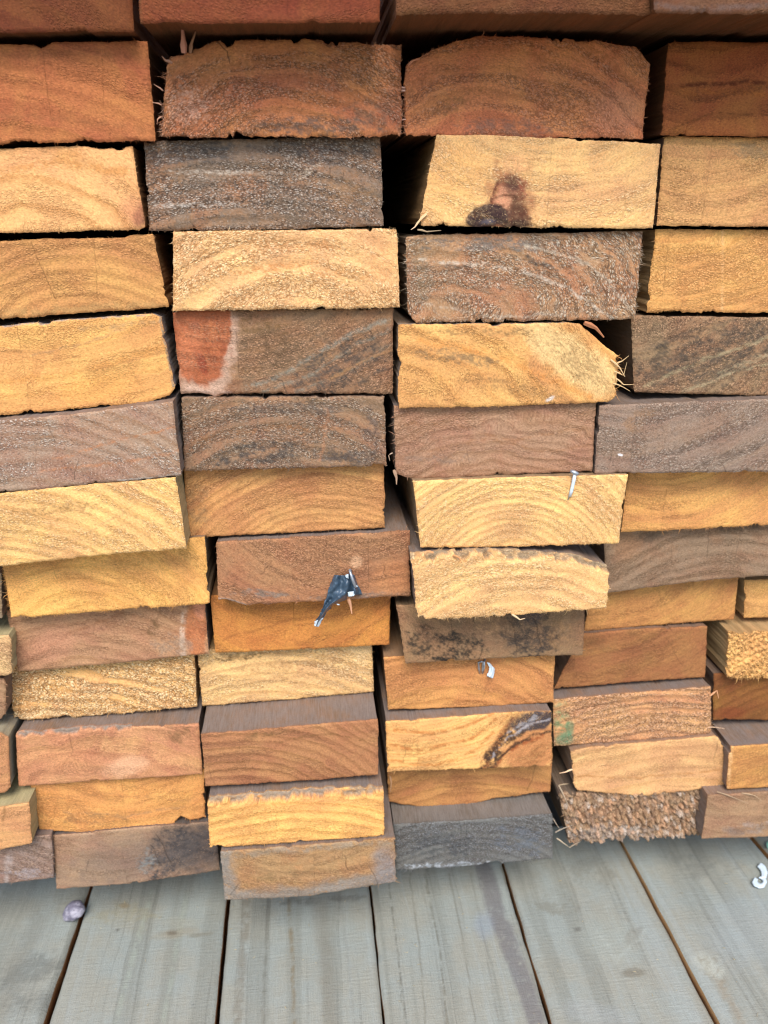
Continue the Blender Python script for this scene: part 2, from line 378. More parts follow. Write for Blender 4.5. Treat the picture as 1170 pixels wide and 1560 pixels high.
bd('C9', [(302,1006),(440,996),(566,986)], [(308,1076),(440,1066),(570,1054)], 4)
bd('D9', [(584,1016),(700,1012),(845,1002)], [(592,1082),(720,1078),(843,1071)], 4)
bd('E9', [(886,966),(980,958),(1078,955)], [(845,1050),(960,1040),(1075,1032)], -6)
bd('F9', [(1110,964),(1370,957)], [(1108,1034),(1370,1028)], 4)
bd('A9', [(-268,985),(12,968),(17,976)], [(-265,1046),(10,1030),(17,1026)], 0)
bd('A10', [(-262,1120),(2,1118),(12,1124)], [(-255,1222),(6,1208),(16,1200)], 0)
bd('B10', [(23,1119),(150,1110),(303,1103)], [(28,1199),(160,1190),(308,1180)], 4)
bd('C10', [(306,1119),(440,1108),(576,1096)], [(313,1199),(440,1192),(576,1181)], 4)
bd('D10', [(588,1100),(700,1092),(772,1086),(840,1084)], [(590,1177),(720,1172),(841,1168)], 6)
bd('E10', [(843,1066),(960,1056),(1084,1046)], [(844,1137),(970,1128),(1083,1118)], 4)
bd('F10', [(1086,1038),(1370,1028)], [(1087,1098),(1370,1094)], -6)
bd('A11', [(-240,1246),(0,1230),(44,1224)], [(-235,1308),(0,1296),(48,1286)], 4)
bd('B11', [(45,1200),(160,1192),(311,1180)], [(60,1264),(90,1267),(150,1270),(215,1262),(262,1258),(275,1243),(290,1250),(313,1245)], 2)
bd('C11', [(316,1222),(450,1212),(585,1206)], [(320,1292),(450,1284),(586,1274)], 6)
bd('D11', [(590,1180),(720,1172),(840,1168)], [(592,1222),(640,1230),(690,1233),(750,1218),(839,1206)], 0)
bd('E11', [(869,1146),(900,1138),(1000,1130),(1090,1122),(1101,1130)], [(876,1204),(930,1210),(985,1213),(1050,1205),(1106,1196)], 6)
bd('F11', [(1112,1138),(1370,1122)], [(1107,1203),(1370,1192)], 4)
bd('A12', [(-225,1290),(78,1272)], [(-222,1362),(20,1346),(82,1338)], -4)
bd('B12', [(80,1274),(200,1262),(328,1252)], [(86,1355),(210,1346),(334,1326)], 2)
bd('C12', [(336,1298),(470,1288),(602,1277)], [(342,1372),(470,1366),(603,1344)], 6)
bd('D12', [(599,1256),(720,1250),(842,1240)], [(604,1326),(720,1320),(842,1309)], 4)
bd('E12', [(852,1210),(1080,1204)], [(868,1285),(960,1281),(1074,1272)], 0)
bd('F12', [(1079,1212),(1360,1196)], [(1070,1279),(1360,1268)], 2)
bd('G1', [(-262,1048),(5,1034),(9,1040)], [(-255,1108),(3,1096),(8,1090)], -4)

# ------------------------------------------------------------------ the looks of the board ends
# L early wood, D late wood, k ring contrast, s ring spacing mm, pith (px), w weather (amount, colour), fl flecks, po pores,
# ro roughness mm, fib fibre density on top / bottom / left / right edge, side = (wood, dust, dust amount), feat = stains and knots
LOOK = {}
def look(key, L, D, k=0.5, s=4.0, pith=(600, 900), w=(0.15, (125, 105, 90)), fl=0.35, po=0.2, ro=0.5, fib=(0.3, 0.7, 0.3, 0.3), side=((150, 95, 55), (118, 104, 96), 0.75), feat=(), er=0.35, wave=1.2, vary=0.35, pale=None, flakes=0.14, chunk=None, torn=None, dark=(45, 36, 32), bump=0.7):
    LOOK[key] = dict(L=L, D=D, k=k, s=s, pith=pith, w=w, fl=fl, po=po, ro=ro, fib=fib, side=side, feat=list(feat), er=er, wave=wave, vary=vary, pale=pale, flakes=flakes, chunk=chunk, torn=torn, dark=dark, bump=bump)
RED = ((120, 62, 36), (92, 66, 52), 0.35)
GREY = ((150, 105, 65), (126, 114, 108), 0.9)
FRESH = ((205, 160, 95), (170, 150, 120), 0.35)
BLK, MOLD, GRY = (30, 26, 25), (62, 56, 52), (128, 118, 110)

look('T1', (112, 52, 30), (95, 45, 28), .35, 8, (-100, 600), (.1, (95, 60, 45)), .12, .1, .25, (0, .1, 0, .1), RED, er=.2, flakes=.03)
look('T2', (128, 60, 32), (110, 52, 30), .3, 8, (420, -500), (.1, (95, 60, 45)), .12, .1, .25, (0, .15, .2, .1), RED, er=.25, flakes=.03,
     feat=[('l', [(207, -40), (214, 40)], 8, (84, 50, 38), .6, 6, 3)])
look('T3', (108, 54, 36), (92, 48, 34), .4, 9, (800, 600), (.2, (96, 66, 54)), .15, .15, .3, (0, .3, .1, .2), RED, er=.4, flakes=.04)
look('T4', (108, 58, 46), (92, 52, 42), .3, 9, (1200, 600), (.3, (104, 74, 66)), .12, .1, .3, (0, .3, .1, 0), RED, er=.4, flakes=.04,
     feat=[('l', [(1000, 8), (1060, 14), (1180, 8)], 10, (100, 80, 75), .6, 7, 4)])
look('B1', (178, 102, 57), (132, 70, 38), .35, 7, (60, 520), (.12, (120, 80, 58)), .15, .12, .3, (.35, .3, 0, .15), RED, er=.35, wave=3, flakes=.06, vary=.4,
     feat=[('l', [(66, 80), (74, 150), (77, 175)], 1.6, (95, 48, 28), .7, 1.5, 2), ('l', [(155, 85), (158, 160)], 1.6, (105, 55, 30), .6, 1.5, 2), ('l', [(-60, 172), (90, 180), (215, 196)], 7, (140, 82, 50), .5, 5, 4)])
look('C1', (180, 106, 62), (112, 66, 40), .5, 6, (440, 380), (.12, (132, 90, 68)), .3, .35, .6, (.5, .5, 3.5, .3), RED, er=.7, wave=2.5, flakes=.2, pale=(205, 165, 140),
     feat=[('m', 480, 192, 150, 22, -2, (80, 72, 66), .75, .15), ('m', 560, 170, 60, 36, 0, (96, 80, 68), .5, .15), ('e', 500, 150, 90, 14, -3, (160, 92, 45), .4, .5, .3),
           ('l', [(330, 62), (346, 78), (350, 96)], 2.2, BLK, .9, 1.5, 2), ('m', 290, 160, 42, 40, -50, (200, 160, 140), .5, .2)])
look('D1', (196, 114, 68), (134, 74, 42), .5, 8, (740, 420), (.1, (160, 104, 74)), .35, .3, .55, (.7, .4, 2.2, .9), RED, er=.6, wave=3, flakes=.2, pale=(205, 150, 115),
     feat=[('m', 790, 194, 120, 18, 1, (92, 80, 72), .6, .16), ('m', 690, 160, 60, 16, -30, (96, 68, 48), .5, .15), ('e', 940, 170, 40, 38, 0, (190, 124, 92), .45, .5, .3)])
look('E1', (162, 86, 42), (96, 44, 24), .6, 9, (1130, -500), (.18, (105, 66, 46)), .2, .25, .35, (.3, .3, .2, 0), RED, wave=3, flakes=.07,
     feat=[('l', [(1040, 132), (1100, 126), (1240, 128)], 7, (92, 34, 22), .85, 4, 4), ('l', [(1030, 142), (1090, 138), (1240, 150)], 10, (168, 92, 38), .6, 6, 4), ('l', [(1020, 198), (1090, 172), (1240, 176)], 3, (100, 50, 28), .7, 2, 3)])
look('B2', (230, 172, 100), (190, 122, 62), .75, 11, (70, 470), (.08, (190, 150, 110)), .25, .06, .28, (.25, .3, 0, .5), ((180, 110, 62), (120, 86, 62), .4), wave=3, flakes=.06, vary=.3,
     feat=[('e', 216, 325, 13, 20, 15, (112, 62, 62), .9, .5, .5), ('e', 205, 320, 24, 28, 10, (200, 125, 85), .5, .5, .4), ('l', [(0, 262), (90, 248), (190, 262)], 14, (196, 128, 62), .55, 8, 6), ('e', 100, 240, 22, 12, 0, (200, 138, 72), .5, .5, .4)])
look('C2', (158, 112, 78), (96, 78, 66), .55, 6.5, (400, 800), (.62, (112, 98, 88)), .5, .55, .6, (.4, .8, .5, .5), ((95, 66, 48), (84, 72, 64), .8), er=.35, flakes=.25, pale=(196, 180, 168),
     feat=[('m', 300, 232, 120, 28, 0, (76, 72, 70), .75, .12), ('m', 500, 228, 120, 34, 3, (74, 70, 68), .7, .11), ('m', 360, 284, 70, 24, -5, (172, 116, 78), .65, .10), ('m', 530, 300, 60, 40, 0, (150, 106, 66), .6, .10),
           ('m', 300, 312, 90, 7, -2, (205, 190, 178), .8, .25), ('m', 330, 262, 110, 6, 1, (190, 172, 158), .7, .25), ('m', 470, 262, 40, 8, -35, (200, 178, 160), .6, .25)])
look('D2', (226, 176, 104), (198, 142, 76), .6, 5, (860, -60), (.05, (200, 160, 110)), .5, .1, .4, (.2, .5, .7, .3), ((160, 118, 66), (110, 84, 60), .45), wave=2.5, flakes=.18, pale=(245, 208, 148),
     feat=[('e', 690, 265, 60, 50, 0, (222, 160, 78), .35, .6, .4), ('e', 774, 306, 36, 58, 12, (146, 80, 56), .92, .45, .6), ('l', [(720, 336), (760, 334), (804, 334)], 16, (84, 44, 40), .95, 8, 5), ('e', 772, 308, 20, 22, 20, (206, 142, 100), .8, .3, .5), ('l', [(746, 318), (750, 298), (758, 276), (776, 266), (792, 274)], 5, (104, 48, 44), .9, 3, 3), ('e', 781, 281, 16, 14, 30, (80, 44, 46), .92, .6, .7), ('l', [(752, 304), (768, 296), (786, 300)], 3, (108, 54, 46), .9, 2, 2.5), ('l', [(750, 316), (768, 313)], 2.7, (124, 66, 52), .8, 2, 2), ('l', [(788, 276), (802, 296), (796, 304), (788, 306)], 4, (150, 78, 58), .8, 3, 3), ('e', 789, 322, 18, 28, -8, (84, 42, 42), .95, .5, .7), ('e', 785, 342, 26, 8, 0, (60, 34, 34), .9, .3, .5), ('e', 744, 330, 33, 18, -10, (54, 34, 36), .99, .15, .3), ('e', 744, 337, 14, 5, -6, (82, 80, 92), .6, .5, .5), ('l', [(714, 339), (735, 333), (752, 332), (774, 339)], 2.6, (16, 13, 15), .95, 1.2, 1.5), ('e', 782, 250, 20, 18, 0, (226, 164, 104), .5, .6, .4)])
look('E2', (214, 158, 90), (160, 106, 56), .55, 4, (1130, -120), (.15, (170, 130, 90)), .4, .2, .4, (.3, .4, .3, 0), wave=2.5, flakes=.13,
     feat=[('m', 1150, 232, 46, 20, 20, (140, 116, 92), .6, .1)])
look('B3', (202, 142, 76), (164, 108, 58), .4, 5, (150, 640), (.15, (150, 118, 76)), .35, .15, .4, (.5, .3, 0, .4), ((150, 92, 50), (105, 80, 58), .45), flakes=.12, wave=1.6,
     feat=[('l', [(48, 368), (62, 405), (74, 430), (84, 456)], 1.6, (82, 46, 28), .9, 1.2, 2), ('l', [(142, 366), (147, 410), (149, 458)], 1.3, (100, 60, 34), .7, 1.2, 1.5), ('l', [(-60, 484), (70, 474), (250, 462)], 12, (170, 138, 82), .45, 9, 4)])
look('C3', (232, 180, 108), (206, 146, 78), .35, 9, (450, 640), (.03, (200, 160, 110)), .7, .12, .75, (.6, .5, .5, .6), FRESH, flakes=.3, wave=2, pale=(250, 214, 152),
     feat=[('m', 480, 375, 60, 10, -3, (196, 120, 62), .8, .16), ('m', 420, 408, 90, 9, -6, (196, 124, 66), .75, .16), ('m', 520, 418, 80, 8, 6, (200, 130, 70), .6, .18), ('m', 580, 400, 26, 40, 0, (206, 138, 80), .5, .16), ('l', [(300, 386), (390, 372), (450, 366), (560, 380)], 5, (214, 160, 92), .5, 4, 3)])
look('D3', (186, 128, 78), (128, 92, 66), .6, 7, (660, 620), (.4, (138, 118, 100)), .5, .45, .6, (.6, .6, 3, 3), ((110, 80, 56), (96, 82, 72), .7), er=.5, wave=5, flakes=.22, pale=(212, 196, 178),
     feat=[('m', 760, 372, 150, 17, 0, (112, 102, 94), .85, .10), ('m', 640, 420, 24, 66, 0, (120, 98, 80), .6, .12), ('l', [(640, 396), (720, 402), (790, 412), (850, 432), (900, 462), (930, 486)], 5, (204, 186, 170), .7, 4, 5), ('l', [(800, 375), (880, 392), (930, 430), (960, 470)], 5, (196, 176, 158), .6, 4, 5), ('m', 820, 400, 40, 8, 20, (60, 54, 50), .8, .14), ('m', 700, 408, 60, 6, 5, (66, 58, 52), .7, .14), ('l', [(650, 462), (760, 484), (860, 478)], 4, (200, 182, 165), .5, 4, 4)])
look('E3', (216, 158, 82), (176, 112, 50), .65, 5, (1070, -60), (.08, (180, 136, 86)), .5, .12, .4, (.3, .4, .4, 0), FRESH, flakes=.13, wave=3,
     feat=[('l', [(1101, 352), (1100, 476)], 4, (236, 186, 116), .55, 4, 1)])
look('B4', (224, 164, 86), (186, 124, 62), .6, 7, (-60, -40), (.1, (180, 140, 92)), .25, .1, .3, (.3, .4, 0, .2), ((170, 120, 70), (134, 128, 124), .9), wave=4, flakes=.07,
     feat=[('l', [(120, 500), (180, 498), (240, 488)], 6, (160, 128, 94), .6, 5, 5), ('l', [(50, 540), (140, 520), (190, 500)], 4, (168, 128, 84), .6, 4, 4), ('l', [(0, 580), (100, 572), (250, 530)], 9, (206, 140, 66), .5, 6, 5), ('e', 150, 590, 70, 22, -8, (232, 170, 80), .4, .5, .3), ('l', [(-60, 504), (100, 487), (232, 479)], 3, (136, 128, 122), .9, 2, 1.5), ('l', [(244, 484), (256, 540), (264, 588)], 3.5, (132, 120, 108), .85, 2.5, 1.5)])
look('C4', (160, 112, 76), (98, 80, 66), .5, 5, (340, 200), (.5, (118, 96, 82)), .6, .4, .42, (.25, .4, .4, .5), wave=2, flakes=.14,
     feat=[('m', 520, 560, 120, 60, -20, (66, 60, 54), .85, .09), ('m', 420, 530, 70, 50, 0, (84, 62, 48), .6, .1), ('l', [(378, 592), (440, 566), (520, 520), (590, 490)], 7, (134, 130, 116), .75, 6, 5), ('l', [(400, 598), (470, 572), (540, 530), (594, 505)], 5, (124, 120, 106), .7, 5, 5), ('l', [(450, 598), (520, 572), (594, 528)], 5, (118, 112, 98), .65, 5, 5), ('l', [(500, 580), (560, 550), (596, 534)], 4, (176, 126, 70), .6, 4, 4), ('m', 400, 500, 60, 24, 0, (98, 66, 46), .5, .1), ('l', [(412, 575), (430, 582), (438, 600)], 1.6, BLK, .9, 1.2, 2), ('l', [(528, 540), (545, 572)], 1.3, BLK, .8, 1.2, 2),
           ('e', 302, 520, 60, 96, -3, (190, 152, 132), .9, .14, .2), ('e', 302, 492, 51, 98, -4, (162, 84, 47), .97, .08, .14), ('m', 305, 520, 36, 60, 80, (196, 112, 64), .7, .12), ('m', 315, 540, 30, 50, 80, (128, 58, 36), .6, .13), ('e', 298, 500, 10, 8, 20, (150, 86, 70), .6, .5, .3), ('e', 308, 555, 7, 20, -20, (142, 54, 32), .7, .5, .4), ('e', 282, 545, 22, 46, 20, (194, 112, 72), .5, .5, .4), ('l', [(272, 590), (310, 596), (352, 598)], 5, (206, 168, 152), .8, 4, 2)])
look('D4', (216, 158, 84), (196, 122, 56), .45, 9, (560, 780), (.1, (180, 140, 95)), .3, .25, .4, (.3, .5, .3, 2.5), ((190, 140, 84), (136, 124, 114), .8), wave=4, flakes=.12, er=.5,
     feat=[('e', 870, 545, 95, 34, 36, (226, 190, 118), .85, .35, .35), ('m', 880, 550, 80, 30, 40, (130, 100, 66), .5, .22), ('m', 700, 545, 100, 14, 8, (120, 98, 78), .7, .14), ('m', 780, 590, 120, 16, 12, (140, 106, 66), .55, .16), ('m', 740, 506, 120, 8, 0, (120, 96, 66), .6, .16), ('l', [(640, 520), (740, 535), (820, 570), (900, 605)], 10, (208, 130, 60), .55, 8, 5), ('e', 838, 608, 8, 3, -30, (225, 215, 205), .8, .4, .3)])
look('E4', (164, 122, 84), (104, 84, 64), .6, 4.5, (980, 280), (.5, (124, 106, 88)), .5, .6, .45, (.3, .6, .7, 0), ((140, 96, 60), (104, 92, 82), .6), wave=2, flakes=.15,
     feat=[('m', 1100, 540, 150, 60, -20, (70, 62, 54), .85, .09), ('m', 1000, 560, 60, 40, -20, (66, 58, 50), .7, .1), ('l', [(980, 590), (1080, 545), (1180, 510)], 5, (164, 144, 116), .7, 4, 4), ('l', [(1040, 598), (1110, 570), (1180, 550)], 4, (158, 138, 112), .7, 3, 4), ('m', 1110, 565, 120, 8, -25, (170, 150, 124), .6, .12), ('m', 1050, 510, 90, 10, -20, (62, 54, 46), .7, .14)])
look('B5', (168, 126, 100), (150, 98, 66), .6, 6, (60, 980), (.5, (150, 128, 114)), .55, .4, .42, (.25, .4, 0, .3), GREY, wave=2.5, flakes=.2, pale=(206, 190, 178),
     feat=[('l', [(80, 700), (150, 680), (270, 650)], 4, (176, 110, 66), .7, 3, 4), ('l', [(60, 718), (180, 706), (272, 688)], 4, (176, 112, 70), .6, 3, 4), ('l', [(-60, 690), (40, 672), (180, 640)], 3, (150, 98, 70), .5, 3, 4), ('l', [(70, 640), (84, 676)], 1.3, BLK, .7, 1.2, 2), ('l', [(180, 732), (230, 728), (275, 722)], 3.5, (210, 196, 184), .8, 2, 2)])
look('C5', (162, 114, 82), (104, 78, 60), .5, 7, (430, 880), (.5, (116, 96, 82)), .45, .6, .5, (.3, .9, .4, .5), wave=2, flakes=.2, pale=(196, 176, 160), er=.45,
     feat=[('m', 400, 690, 110, 22, -4, (58, 54, 52), .85, .09), ('m', 520, 698, 70, 22, -3, (66, 60, 58), .8, .09), ('m', 440, 622, 160, 12, 0, (84, 72, 66), .7, .10), ('l', [(290, 672), (420, 650), (560, 655)], 7, (160, 104, 62), .55, 5, 5), ('l', [(500, 625), (496, 660), (488, 700)], 5, (172, 116, 80), .6, 4, 3), ('l', [(392, 632), (394, 660)], 1.3, BLK, .7, 1.2, 1), ('m', 568, 660, 20, 50, 0, (96, 78, 72), .7, .1)])
look('D5', (170, 122, 92), (138, 92, 66), .55, 4.5, (740, 1020), (.35, (150, 122, 106)), .35, .2, .35, (.3, .4, 1.6, .2), GREY, wave=5, flakes=.12,
     feat=[('l', [(610, 650), (700, 655), (780, 675), (900, 655)], 4, (150, 98, 66), .5, 4, 4), ('l', [(640, 690), (740, 672), (830, 690), (900, 682)], 4, (146, 96, 66), .5, 4, 4), ('m', 660, 700, 60, 12, 0, (122, 104, 94), .5, .1)])
look('E5', (152, 118, 100), (116, 88, 74), .5, 4.5, (1000, 360), (.55, (140, 118, 108)), .4, .45, .42, (.5, .5, .3, 0), ((130, 96, 70), (126, 112, 106), .8), wave=2, flakes=.18, pale=(196, 176, 162),
     feat=[('m', 1080, 670, 130, 8, -20, (80, 62, 54), .6, .14), ('m', 1120, 690, 110, 8, -18, (84, 66, 58), .6, .14), ('m', 970, 640, 40, 18, -30, (150, 108, 74), .5, .1), ('e', 945, 693, 4, 1.8, 10, (232, 228, 226), .9, .4, .5)])
look('B6', (230, 180, 100), (206, 146, 72), .6, 5, (20, 1080), (.05, (200, 164, 106)), .5, .15, .42, (.3, .4, 0, .2), ((190, 160, 108), (168, 152, 120), .6), wave=2, flakes=.15, pale=(248, 212, 148),
     feat=[('m', 90, 778, 90, 12, -6, (150, 112, 62), .7, .2), ('m', 20, 800, 60, 24, 0, (176, 134, 76), .5, .2), ('l', [(75, 850), (130, 815), (190, 785)], 2.2, (186, 142, 86), .6, 2, 3)])
look('C6', (200, 140, 78), (164, 106, 56), .55, 4, (500, 960), (.15, (160, 124, 88)), .35, .2, .36, (.3, .4, .3, .3), FRESH, wave=2, flakes=.12,
     feat=[('m', 300, 770, 30, 50, 0, (150, 116, 78), .6, .1), ('m', 480, 780, 110, 20, -5, (150, 108, 66), .35, .12)])
look('D6', (232, 182, 104), (196, 142, 74), .6, 3.6, (775, 900), (.04, (200, 164, 106)), .5, .1, .4, (.4, .4, .7, .5), ((176, 132, 76), (130, 116, 100), .6), wave=1.2, flakes=.15, pale=(250, 214, 150))
look('E6', (212, 150, 80), (170, 112, 54), .6, 4, (1040, 560), (.06, (180, 140, 90)), .4, .15, .38, (.4, .8, .3, 0), FRESH, wave=2, flakes=.14)
look('B7', (228, 168, 84), (200, 134, 60), .5, 7, (130, 1010), (.05, (190, 150, 96)), .35, .1, .35, (.3, 1.3, 1.6, .3), ((170, 130, 80), (130, 118, 104), .7), wave=3, flakes=.1)
look('C7', (176, 118, 76), (134, 84, 54), .45, 5, (560, 640), (.35, (142, 108, 86)), .45, .3, .5, (.7, .6, .3, .4), GREY, wave=2, flakes=.2, er=.45,
     feat=[('m', 400, 905, 80, 10, 3, (122, 108, 98), .8, .09), ('m', 540, 908, 90, 8, -3, (124, 110, 100), .7, .09), ('e', 542, 856, 10, 10, 0, (214, 168, 120), .8, .5, .6), ('e', 600, 880, 40, 26, 0, (190, 124, 72), .4, .5, .4), ('l', [(330, 912), (350, 914), (374, 921)], 2.5, (190, 180, 170), .7, 2, 1)])
look('D7', (234, 184, 108), (210, 154, 84), .3, 6, (780, 1080), (.04, (200, 164, 110)), .65, .12, .55, (.9, 1.2, .6, .6), GREY, wave=2, flakes=.24, pale=(250, 214, 152), torn=(5, 3.2, (620, 930), (124, 108, 92)), er=.6)
look('E7', (152, 116, 88), (118, 86, 66), .4, 6, (1060, 1100), (.5, (134, 112, 98)), .25, .3, .4, (.6, .4, .2, 0), GREY, wave=3, flakes=.1,
     feat=[('e', 950, 848, 26, 20, 0, (150, 108, 78), .5, .5, .4), ('m', 1120, 820, 60, 12, -8, (74, 60, 50), .7, .1), ('m', 1000, 836, 50, 8, -6, (92, 76, 64), .6, .1)])
look('B8', (180, 130, 90), (140, 86, 56), .45, 7, (140, 1140), (.3, (158, 122, 96)), .3, .25, .38, (.3, .4, .9, .3), GREY, wave=4, flakes=.1,
     feat=[('e', 300, 968, 18, 40, 4, (184, 110, 66), .92, .3, .25), ('m', 300, 968, 16, 36, 80, (150, 80, 48), .6, .14), ('l', [(282, 938), (278, 970), (279, 1000)], 8, (206, 172, 152), .85, 4, 3), ('e', 306, 940, 10, 14, 0, (206, 132, 96), .7, .4, .4), ('m', 260, 985, 40, 22, 0, (142, 118, 104), .6, .1), ('l', [(60, 1000), (110, 975), (190, 950)], 4, (140, 84, 58), .5, 3, 4), ('m', 235, 965, 12, 18, 30, (96, 66, 50), .7, .12), ('e', 80, 990, 40, 22, -10, (190, 130, 98), .5, .5, .3)])
look('C8', (200, 126, 58), (150, 86, 40), .5, 8, (440, 780), (.08, (160, 110, 66)), .3, .15, .36, (.2, .5, .2, .3), ((165, 104, 56), (120, 96, 78), .6), wave=3, flakes=.1,
     feat=[('l', [(340, 978), (440, 955), (540, 945)], 3, (140, 80, 40), .55, 3, 4)])
look('D8', (160, 116, 78), (112, 86, 62), .4, 6, (760, 800), (.4, (126, 102, 84)), .3, .3, .35, (.3, .4, .3, .9), ((130, 92, 58), (120, 100, 84), .7), wave=3, flakes=.09,
     feat=[('e', 780, 970, 110, 34, 0, (100, 82, 68), .5, .7, .5), ('m', 690, 990, 80, 26, 5, (40, 36, 30), .95, .07), ('m', 640, 985, 30, 24, 0, (48, 42, 34), .85, .08), ('m', 800, 970, 60, 32, 0, (60, 54, 48), .8, .08), ('e', 810, 950, 16, 16, 0, (58, 56, 60), .6, .5, .6), ('m', 820, 985, 60, 26, 0, (52, 46, 42), .85, .1), ('m', 740, 965, 40, 14, 0, (176, 136, 90), .6, .1), ('m', 850, 975, 40, 20, -10, (160, 120, 76), .5, .1), ('l', [(684, 950), (690, 985)], 1.3, BLK, .7, 1.2, 1)])
look('E8', (190, 132, 68), (150, 96, 48), .5, 4.5, (930, 720), (.12, (160, 120, 76)), .3, .2, .36, (.3, .6, .2, .3), wave=2, flakes=.11)
look('F8', (214, 160, 84), (180, 120, 58), .4, 6, (1200, 800), (.06, (180, 140, 90)), .35, .1, .4, (.3, .4, .2, 0), FRESH)
look('A8', (160, 130, 96), (120, 94, 70), .4, 5, (-100, 1100), (.5, (128, 114, 102)), .4, .3, .5, (.5, .8, 0, 2))
look('B9', (222, 168, 92), (184, 124, 58), .8, 6, (100, 1330), (.08, (180, 140, 92)), .8, .25, .85, (.5, 1.2, 2.4, .6), FRESH, wave=4, flakes=.32, pale=(250, 220, 162), er=.5,
     feat=[('m', 60, 1090, 60, 7, -4, (232, 206, 156), .7, .2)])
look('C9', (224, 178, 106), (184, 130, 70), .55, 6, (420, 1250), (.08, (170, 136, 96)), .55, .2, .5, (.7, .5, .4, .4), FRESH, wave=3, flakes=.2, pale=(244, 212, 156),
     feat=[('m', 370, 1012, 60, 7, -6, (104, 72, 44), .85, .2), ('m', 460, 1020, 110, 8, -6, (150, 104, 60), .6, .2), ('m', 430, 1038, 100, 6, -5, (160, 116, 70), .5, .2), ('e', 552, 1000, 18, 18, 0, (220, 186, 130), .5, .5, .3)])
look('D9', (202, 136, 74), (160, 98, 50), .55, 6, (680, 1180), (.1, (160, 118, 80)), .4, .15, .42, (.3, .4, .3, .6), ((176, 124, 74), (120, 104, 90), .6), wave=3, flakes=.14)
look('E9', (160, 100, 58), (118, 70, 42), .5, 5, (900, 760), (.2, (130, 92, 64)), .2, .2, .36, (.3, .3, .2, .3), wave=2.5, flakes=.08,
     feat=[('m', 900, 985, 50, 16, 0, (128, 86, 58), .5, .1)])
look('F9', (220, 168, 90), (186, 126, 60), .5, 4, (1200, 1140), (.05, (180, 140, 90)), .7, .3, .9, (.5, 2.2, .6, 0), FRESH, flakes=.4, chunk=(1.1, 1.5), er=.7)
look('A9', (214, 172, 108), (180, 130, 74), .4, 5, (-100, 1200), (.2, (170, 150, 110)), .5, .2, .5, (.4, .6, 0, .8), ((190, 168, 118), (160, 148, 122), .6))
look('A10', (196, 138, 84), (156, 100, 56), .5, 5, (-100, 1000), (.15, (160, 124, 90)), .4, .2, .4, (.3, .5, 0, .3), ((180, 160, 118), (140, 132, 120), .8))
look('B10', (198, 136, 88), (152, 92, 58), .35, 8, (170, 1320), (.2, (168, 122, 92)), .2, .12, .26, (.7, .3, .3, .3), GREY, wave=5, flakes=.05, torn=(3, 2.2, (20, 200), (128, 116, 106)), vary=.5,
     feat=[('e', 190, 1168, 36, 16, -15, (222, 172, 122), .7, .5, .4), ('e', 100, 1150, 40, 30, 0, (200, 132, 86), .4, .5, .4), ('m', 270, 1120, 24, 22, 10, (130, 92, 64), .7, .1), ('l', [(90, 1170), (110, 1150), (150, 1148), (180, 1130)], 2, (150, 88, 58), .5, 2, 4)])
look('C10', (172, 112, 72), (126, 78, 50), .6, 5, (360, 1340), (.2, (140, 100, 74)), .2, .2, .34, (.3, .3, .3, .5), GREY, wave=2.5, flakes=.08, er=.45,
     feat=[('m', 400, 1120, 60, 8, -8, (100, 70, 50), .5, .12), ('l', [(420, 1130), (500, 1118), (570, 1130)], 3, (110, 70, 46), .6, 3, 3)])
look('D10', (232, 176, 96), (180, 108, 48), .75, 4.6, (640, 960), (.05, (200, 160, 100)), .35, .1, .4, (.3, .6, .4, .4), GREY, wave=2, flakes=.1,
     feat=[('e', 812, 1146, 50, 36, -30, (186, 120, 70), .95, .25, .3), ('m', 815, 1150, 40, 24, -20, (140, 84, 48), .7, .12), ('l', [(752, 1172), (772, 1146), (800, 1130), (826, 1122)], 7, (150, 74, 34), .85, 5, 4), ('l', [(784, 1092), (768, 1112), (752, 1140), (738, 1176)], 12, (128, 62, 28), .85, 8, 4), ('l', [(742, 1174), (750, 1150), (776, 1120), (804, 1102), (842, 1092)], 19, (64, 40, 36), .97, 6, 6), ('e', 812, 1098, 34, 15, -12, (62, 54, 56), .98, .3, .6), ('m', 800, 1104, 40, 10, -30, (142, 136, 136), .9, .2), ('l', [(748, 1154), (774, 1123), (806, 1104), (840, 1096)], 3.2, (158, 150, 150), .8, 2, 4), ('l', [(758, 1158), (784, 1132), (840, 1112)], 4, (30, 22, 22), .85, 3, 5), ('l', [(600, 1112), (660, 1118), (724, 1100), (752, 1084)], 5, (188, 112, 52), .8, 4, 3), ('l', [(596, 1136), (650, 1144), (720, 1124), (756, 1096)], 5, (180, 104, 48), .8, 4, 3), ('l', [(596, 1160), (660, 1166), (724, 1146), (750, 1116)], 4, (190, 116, 54), .75, 3, 3)])
look('E10', (204, 146, 88), (156, 102, 60), .5, 5, (960, 1400), (.15, (160, 124, 92)), .6, .45, .65, (.5, .4, .3, 1.2), ((160, 110, 66), (122, 110, 104), .9), wave=3, flakes=.3, pale=(234, 188, 142),
     feat=[('m', 960, 1098, 110, 6, -6, (120, 76, 46), .6, .14), ('m', 930, 1068, 80, 8, -6, (120, 82, 54), .6, .16), ('m', 856, 1100, 18, 30, 0, (70, 132, 92), .7, .12), ('e', 860, 1127, 15, 11, -8, (62, 118, 86), .8, .4, .6), ('e', 868, 1108, 7, 12, 0, (76, 124, 90), .65, .35, .5), ('l', [(845, 1076), (862, 1070)], 5, (92, 132, 96), .6, 4, 2)])
look('F10', (136, 80, 40), (98, 54, 28), .5, 6, (1180, 1200), (.2, (112, 72, 46)), .1, .25, .3, (.2, .3, .2, 0), flakes=.05, feat=[('e', 1110, 1088, 30, 9, 0, (120, 52, 30), .6, .5, .4)])
